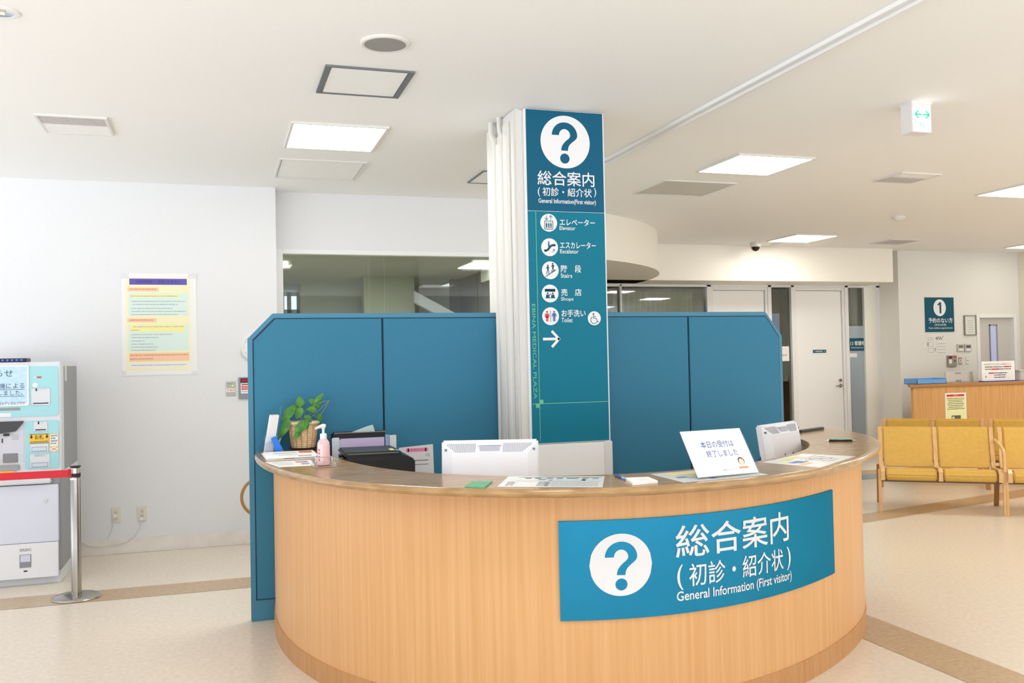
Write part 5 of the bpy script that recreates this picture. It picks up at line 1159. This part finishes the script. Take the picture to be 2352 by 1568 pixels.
# framed certificate
x0, x1, z0, z1 = box_on(2213, 724, 2240, 770, YR)
t = thing('picture_frame', 'small framed certificate on the far wall beside the service door', 'picture frame', ((x0+x1)/2, YR, z0))
b = MB(mat('frame_silver', (150, 142, 132), .3, metal=.6)); r = .014
b.box(x0, YR-.025, z0, x1, YR, z0+r); b.box(x0, YR-.025, z1-r, x1, YR, z1); b.box(x0, YR-.025, z0+r, x0+r, YR, z1-r); b.box(x1-r, YR-.025, z0+r, x1, YR, z1-r); b.build('frame', t, smooth=0)
b = MB(mat('certificate', (222, 226, 220), .3)); b.box(x0+r, YR-.014, z0+r, x1-r, YR, z1-r); b.use(GREYP)
for k in range(6): b.small_print(x0+.06+.01*(k % 2), x1-.06, z1-.08-.035*k, .006, YR-.015, k)
b.build('certificate', t, smooth=0)
# handwritten sheets
x0, x1, z0, z1 = box_on(2128, 771, 2174, 815, YR); m = (x0+x1)/2
for k, (a, c_, lab) in enumerate(((x0, m-.005, 'left of two white note sheets below the far wall sign'), (m, x1, 'right of two white note sheets below the far wall sign'))):
    t = thing('note_sheet', lab, 'paper', ((a+c_)/2, YR, z0), group='note sheets below the far sign')
    b = MB(mat('note_paper', (232, 230, 226), .7)); b.box(a, YR-.003, z0+.02*k, c_, YR-.0005, z1); b.build('sheet', t, smooth=0)
    b = MB(GREYP); y = YR-.0035
    if k: 
        for i in range(4): b.small_print(a+.02, c_-.02, z1-.12-.045*i, .008, y, i)
        b.use(DARK); b.path([(a-.02, z1-.05), (a, z1-.02), (a+.01, z1-.06), (a+.03, z1-.01), (a+.05, z1-.06), (a+.07, z1-.01), (a+.09, z1-.06), (a+.13, z1)], .008, y)
    else:
        for i in range(2): b.small_print(a+.02, c_-.05, z1-.03-.03*i, .008, y, i)
        for q in ((.02, .19, .05), (.03, .1, .09)): b.path([(a+q[0], z0+q[1]), (a+q[0]+.1, z0+q[1]), (a+q[0]+.1, z0+q[1]-.06), (a+q[0], z0+q[1]-.06), (a+q[0], z0+q[1])], .004, y)
        b.use(DARK); b.rect(a+.02, z0+.14, a+.032, z0+.19, y); b.rect(c_-.03, z0+.06, c_-.02, z0+.11, y)
    b.build('handwriting', t, smooth=0)
# thermostats, alarm box, switches
for q, lab, dk in (((2197, 790, 2212, 807), 'left of the two thermostats beside the service door', (120, 122, 118)), ((2214, 790, 2229, 807), 'right of the two thermostats, nearer the service door', (84, 96, 98))):
    x0, x1, z0, z1 = box_on(*q, YR); t = thing('thermostat', lab, 'thermostat', ((x0+x1)/2, YR, z0), group='thermostats on the far wall')
    b = MB(mat('thermostat_case', (204, 198, 190), .4)); b.box(x0, YR-.025, z0, x1, YR, z1, .004); b.build('case', t)
    b = MB(mat('lcd_%d' % dk[0], dk, .3)); b.box(x0+.02, YR-.027, z0+.055, x1-.02, YR-.024, z1-.018); b.build('display', t, smooth=0)
    b = MB(WHITE); b.box(x0+.02, YR-.027, z0+.012, x1-.02, YR-.024, z0+.045); b.build('flap', t, smooth=0)
x0, x1, z0, z1 = box_on(2174, 816, 2195, 842, YR)
t = thing('alarm_panel', 'small grey alarm box on the far wall above the far counter', 'alarm panel', ((x0+x1)/2, YR, z0))
b = MB(mat('alarm_box', (160, 154, 150), .4, metal=.3)); b.box(x0, YR-.03, z0, x1, YR, z1, .004); b.build('case', t)
b = MB(mat('alarm_dark_red', (96, 24, 34), .4)); b.rect(x0+.012, z1-.05, x0+.08, z1-.012, YR-.031); b.use(RED); b.rect(x0+.095, z1-.03, x1-.012, z1-.014, YR-.031); b.use(PAPER); b.rect(x0+.018, z0+.05, x0+.075, z1-.06, YR-.031); b.use(DARK); b.disc(x1-.045, z0+.09, .014, YR-.031, n=16); b.build('face_marks', t, smooth=0)
for q, lab, red in (((2201, 820, 2209, 837), 'narrow grey switch plate with red print under the thermostats', True), ((2217, 819, 2225, 836), 'plain beige light switch under the thermostats', False)):
    x0, x1, z0, z1 = box_on(*q, YR); t = thing('light_switch', lab, 'light switch', ((x0+x1)/2, YR, z0), group='switches under the thermostats')
    b = MB(mat('switch_grey', (170, 166, 160), .4) if red else PLATE); b.box(x0, YR-.01, z0, x1, YR, z1, .002); b.build('plate', t)
    b = MB(PAPER if red else WHITE); m = (z0+z1)/2; b.box(x0+.008, YR-.013, m-.025, x1-.008, YR-.009, m+.02); b.use(RED if red else GREYP); b.rect(x0+.014, m-.008, x1-.014, m+.006, YR-.0135); b.build('rocker', t, smooth=0)
# signs on the glazed front
x0, x1, z0, z1 = box_on(1952, 776, 2007, 805, YD)
t = thing('room_sign', 'teal room sign with number 13 on the frosted glass panel', 'sign', ((x0+x1)/2, YD+.02, z0))
b = MB(SIGNM); b.box(x0, YD+.013, z0, x1, YD+.019, z1); b.build('panel', t, smooth=0)
b = MB(WHITE); y = YD+.0125; w_, h_ = x1-x0, z1-z0; b.text('13 看護相談室', x0+w_*.05, x1-w_*.05, z0+h_*.42, z0+h_*.78, y, .012); b.text('Consulting Room of Nutrition', x0+w_*.07, x1-w_*.05, z0+h_*.16, z0+h_*.32, y); b.build('lettering', t, smooth=0)
x0, x1, z0, z1 = box_on(1952, 811, 1970, 820, YD)
b = MB(PAPER); b.box(x0, YD+.014, z0, x1, YD+.0195, z1); tag(b.build('paper_card', loc=((x0+x1)/2, YD+.019, z0)), 'blank white card on the frosted glass under the room sign', 'card')
x0, x1, z0, z1 = box_on(1868, 803, 1898, 810, YD)
t = thing('door_plate', 'small teal name plate in the middle of the white door', 'name plate', ((x0+x1)/2, YD+.01, z0))
b = MB(SIGNM); b.box(x0, YD+.003, z0, x1, YD+.0095, z1); b.build('plate', t, smooth=0); b = MB(WHITE); b.text('13 看護相談室', x0+.02, x1-.06, z0+.012, z1-.012, YD+.0024, .01); b.use(LIME); b.disc(x1-.03, (z0+z1)/2, .012, YD+.0024, n=14); b.build('lettering', t, smooth=0)
x0, x1, z0, z1 = box_on(1786, 795, 1814, 829, YD)
t = thing('glass_notice', 'white paper on the narrow clear glass beside the white door', 'paper', ((x0+x1)/2, YD+.02, z0))
b = MB(PAPER); b.box(x0, YD+.014, z0, x1, YD+.0195, z1); b.build('sheet', t, smooth=0); b = MB(DARK); w_, h_ = x1-x0, z1-z0; b.text('相談室', x0+w_*.3, x1-w_*.2, z0+h_*.34, z0+h_*.46, YD+.0135); b.use(BLUEI); b.text('13', x0+w_*.12, x0+w_*.34, z0+h_*.7, z0+h_*.84, YD+.0135); b.build('printing', t, smooth=0)
# curtain behind the glass
CU = mat('curtain', (226, 222, 192), .85)
xa, xb = xs[1427]+.02, xs[1622]-.06; n = 220; y0c = YD+.32
b = MB(CU)
def cur(i):
    u = i/n; return (xa+(xb-xa)*u, y0c+.035*math.sin(u*2*math.pi*15+.8*math.sin(u*11))+.01*math.sin(u*70))
for i in range(n):
    a, c_ = cur(i), cur(i+1); b.face([(a[0], a[1], .05), (c_[0], c_[1], .05), (c_[0], c_[1], 2.44), (a[0], a[1], 2.44)])
    b.face([(a[0], a[1]-.012, 2.36), (c_[0], c_[1]-.012, 2.36), (c_[0], c_[1]-.014, 2.46), (a[0], a[1]-.014, 2.46)])
cu_ = b.build('curtain', loc=((xa+xb)/2, y0c, 0), smooth=60); tag(cu_, 'pleated pale curtain behind the glass left of the white doors', 'curtain')
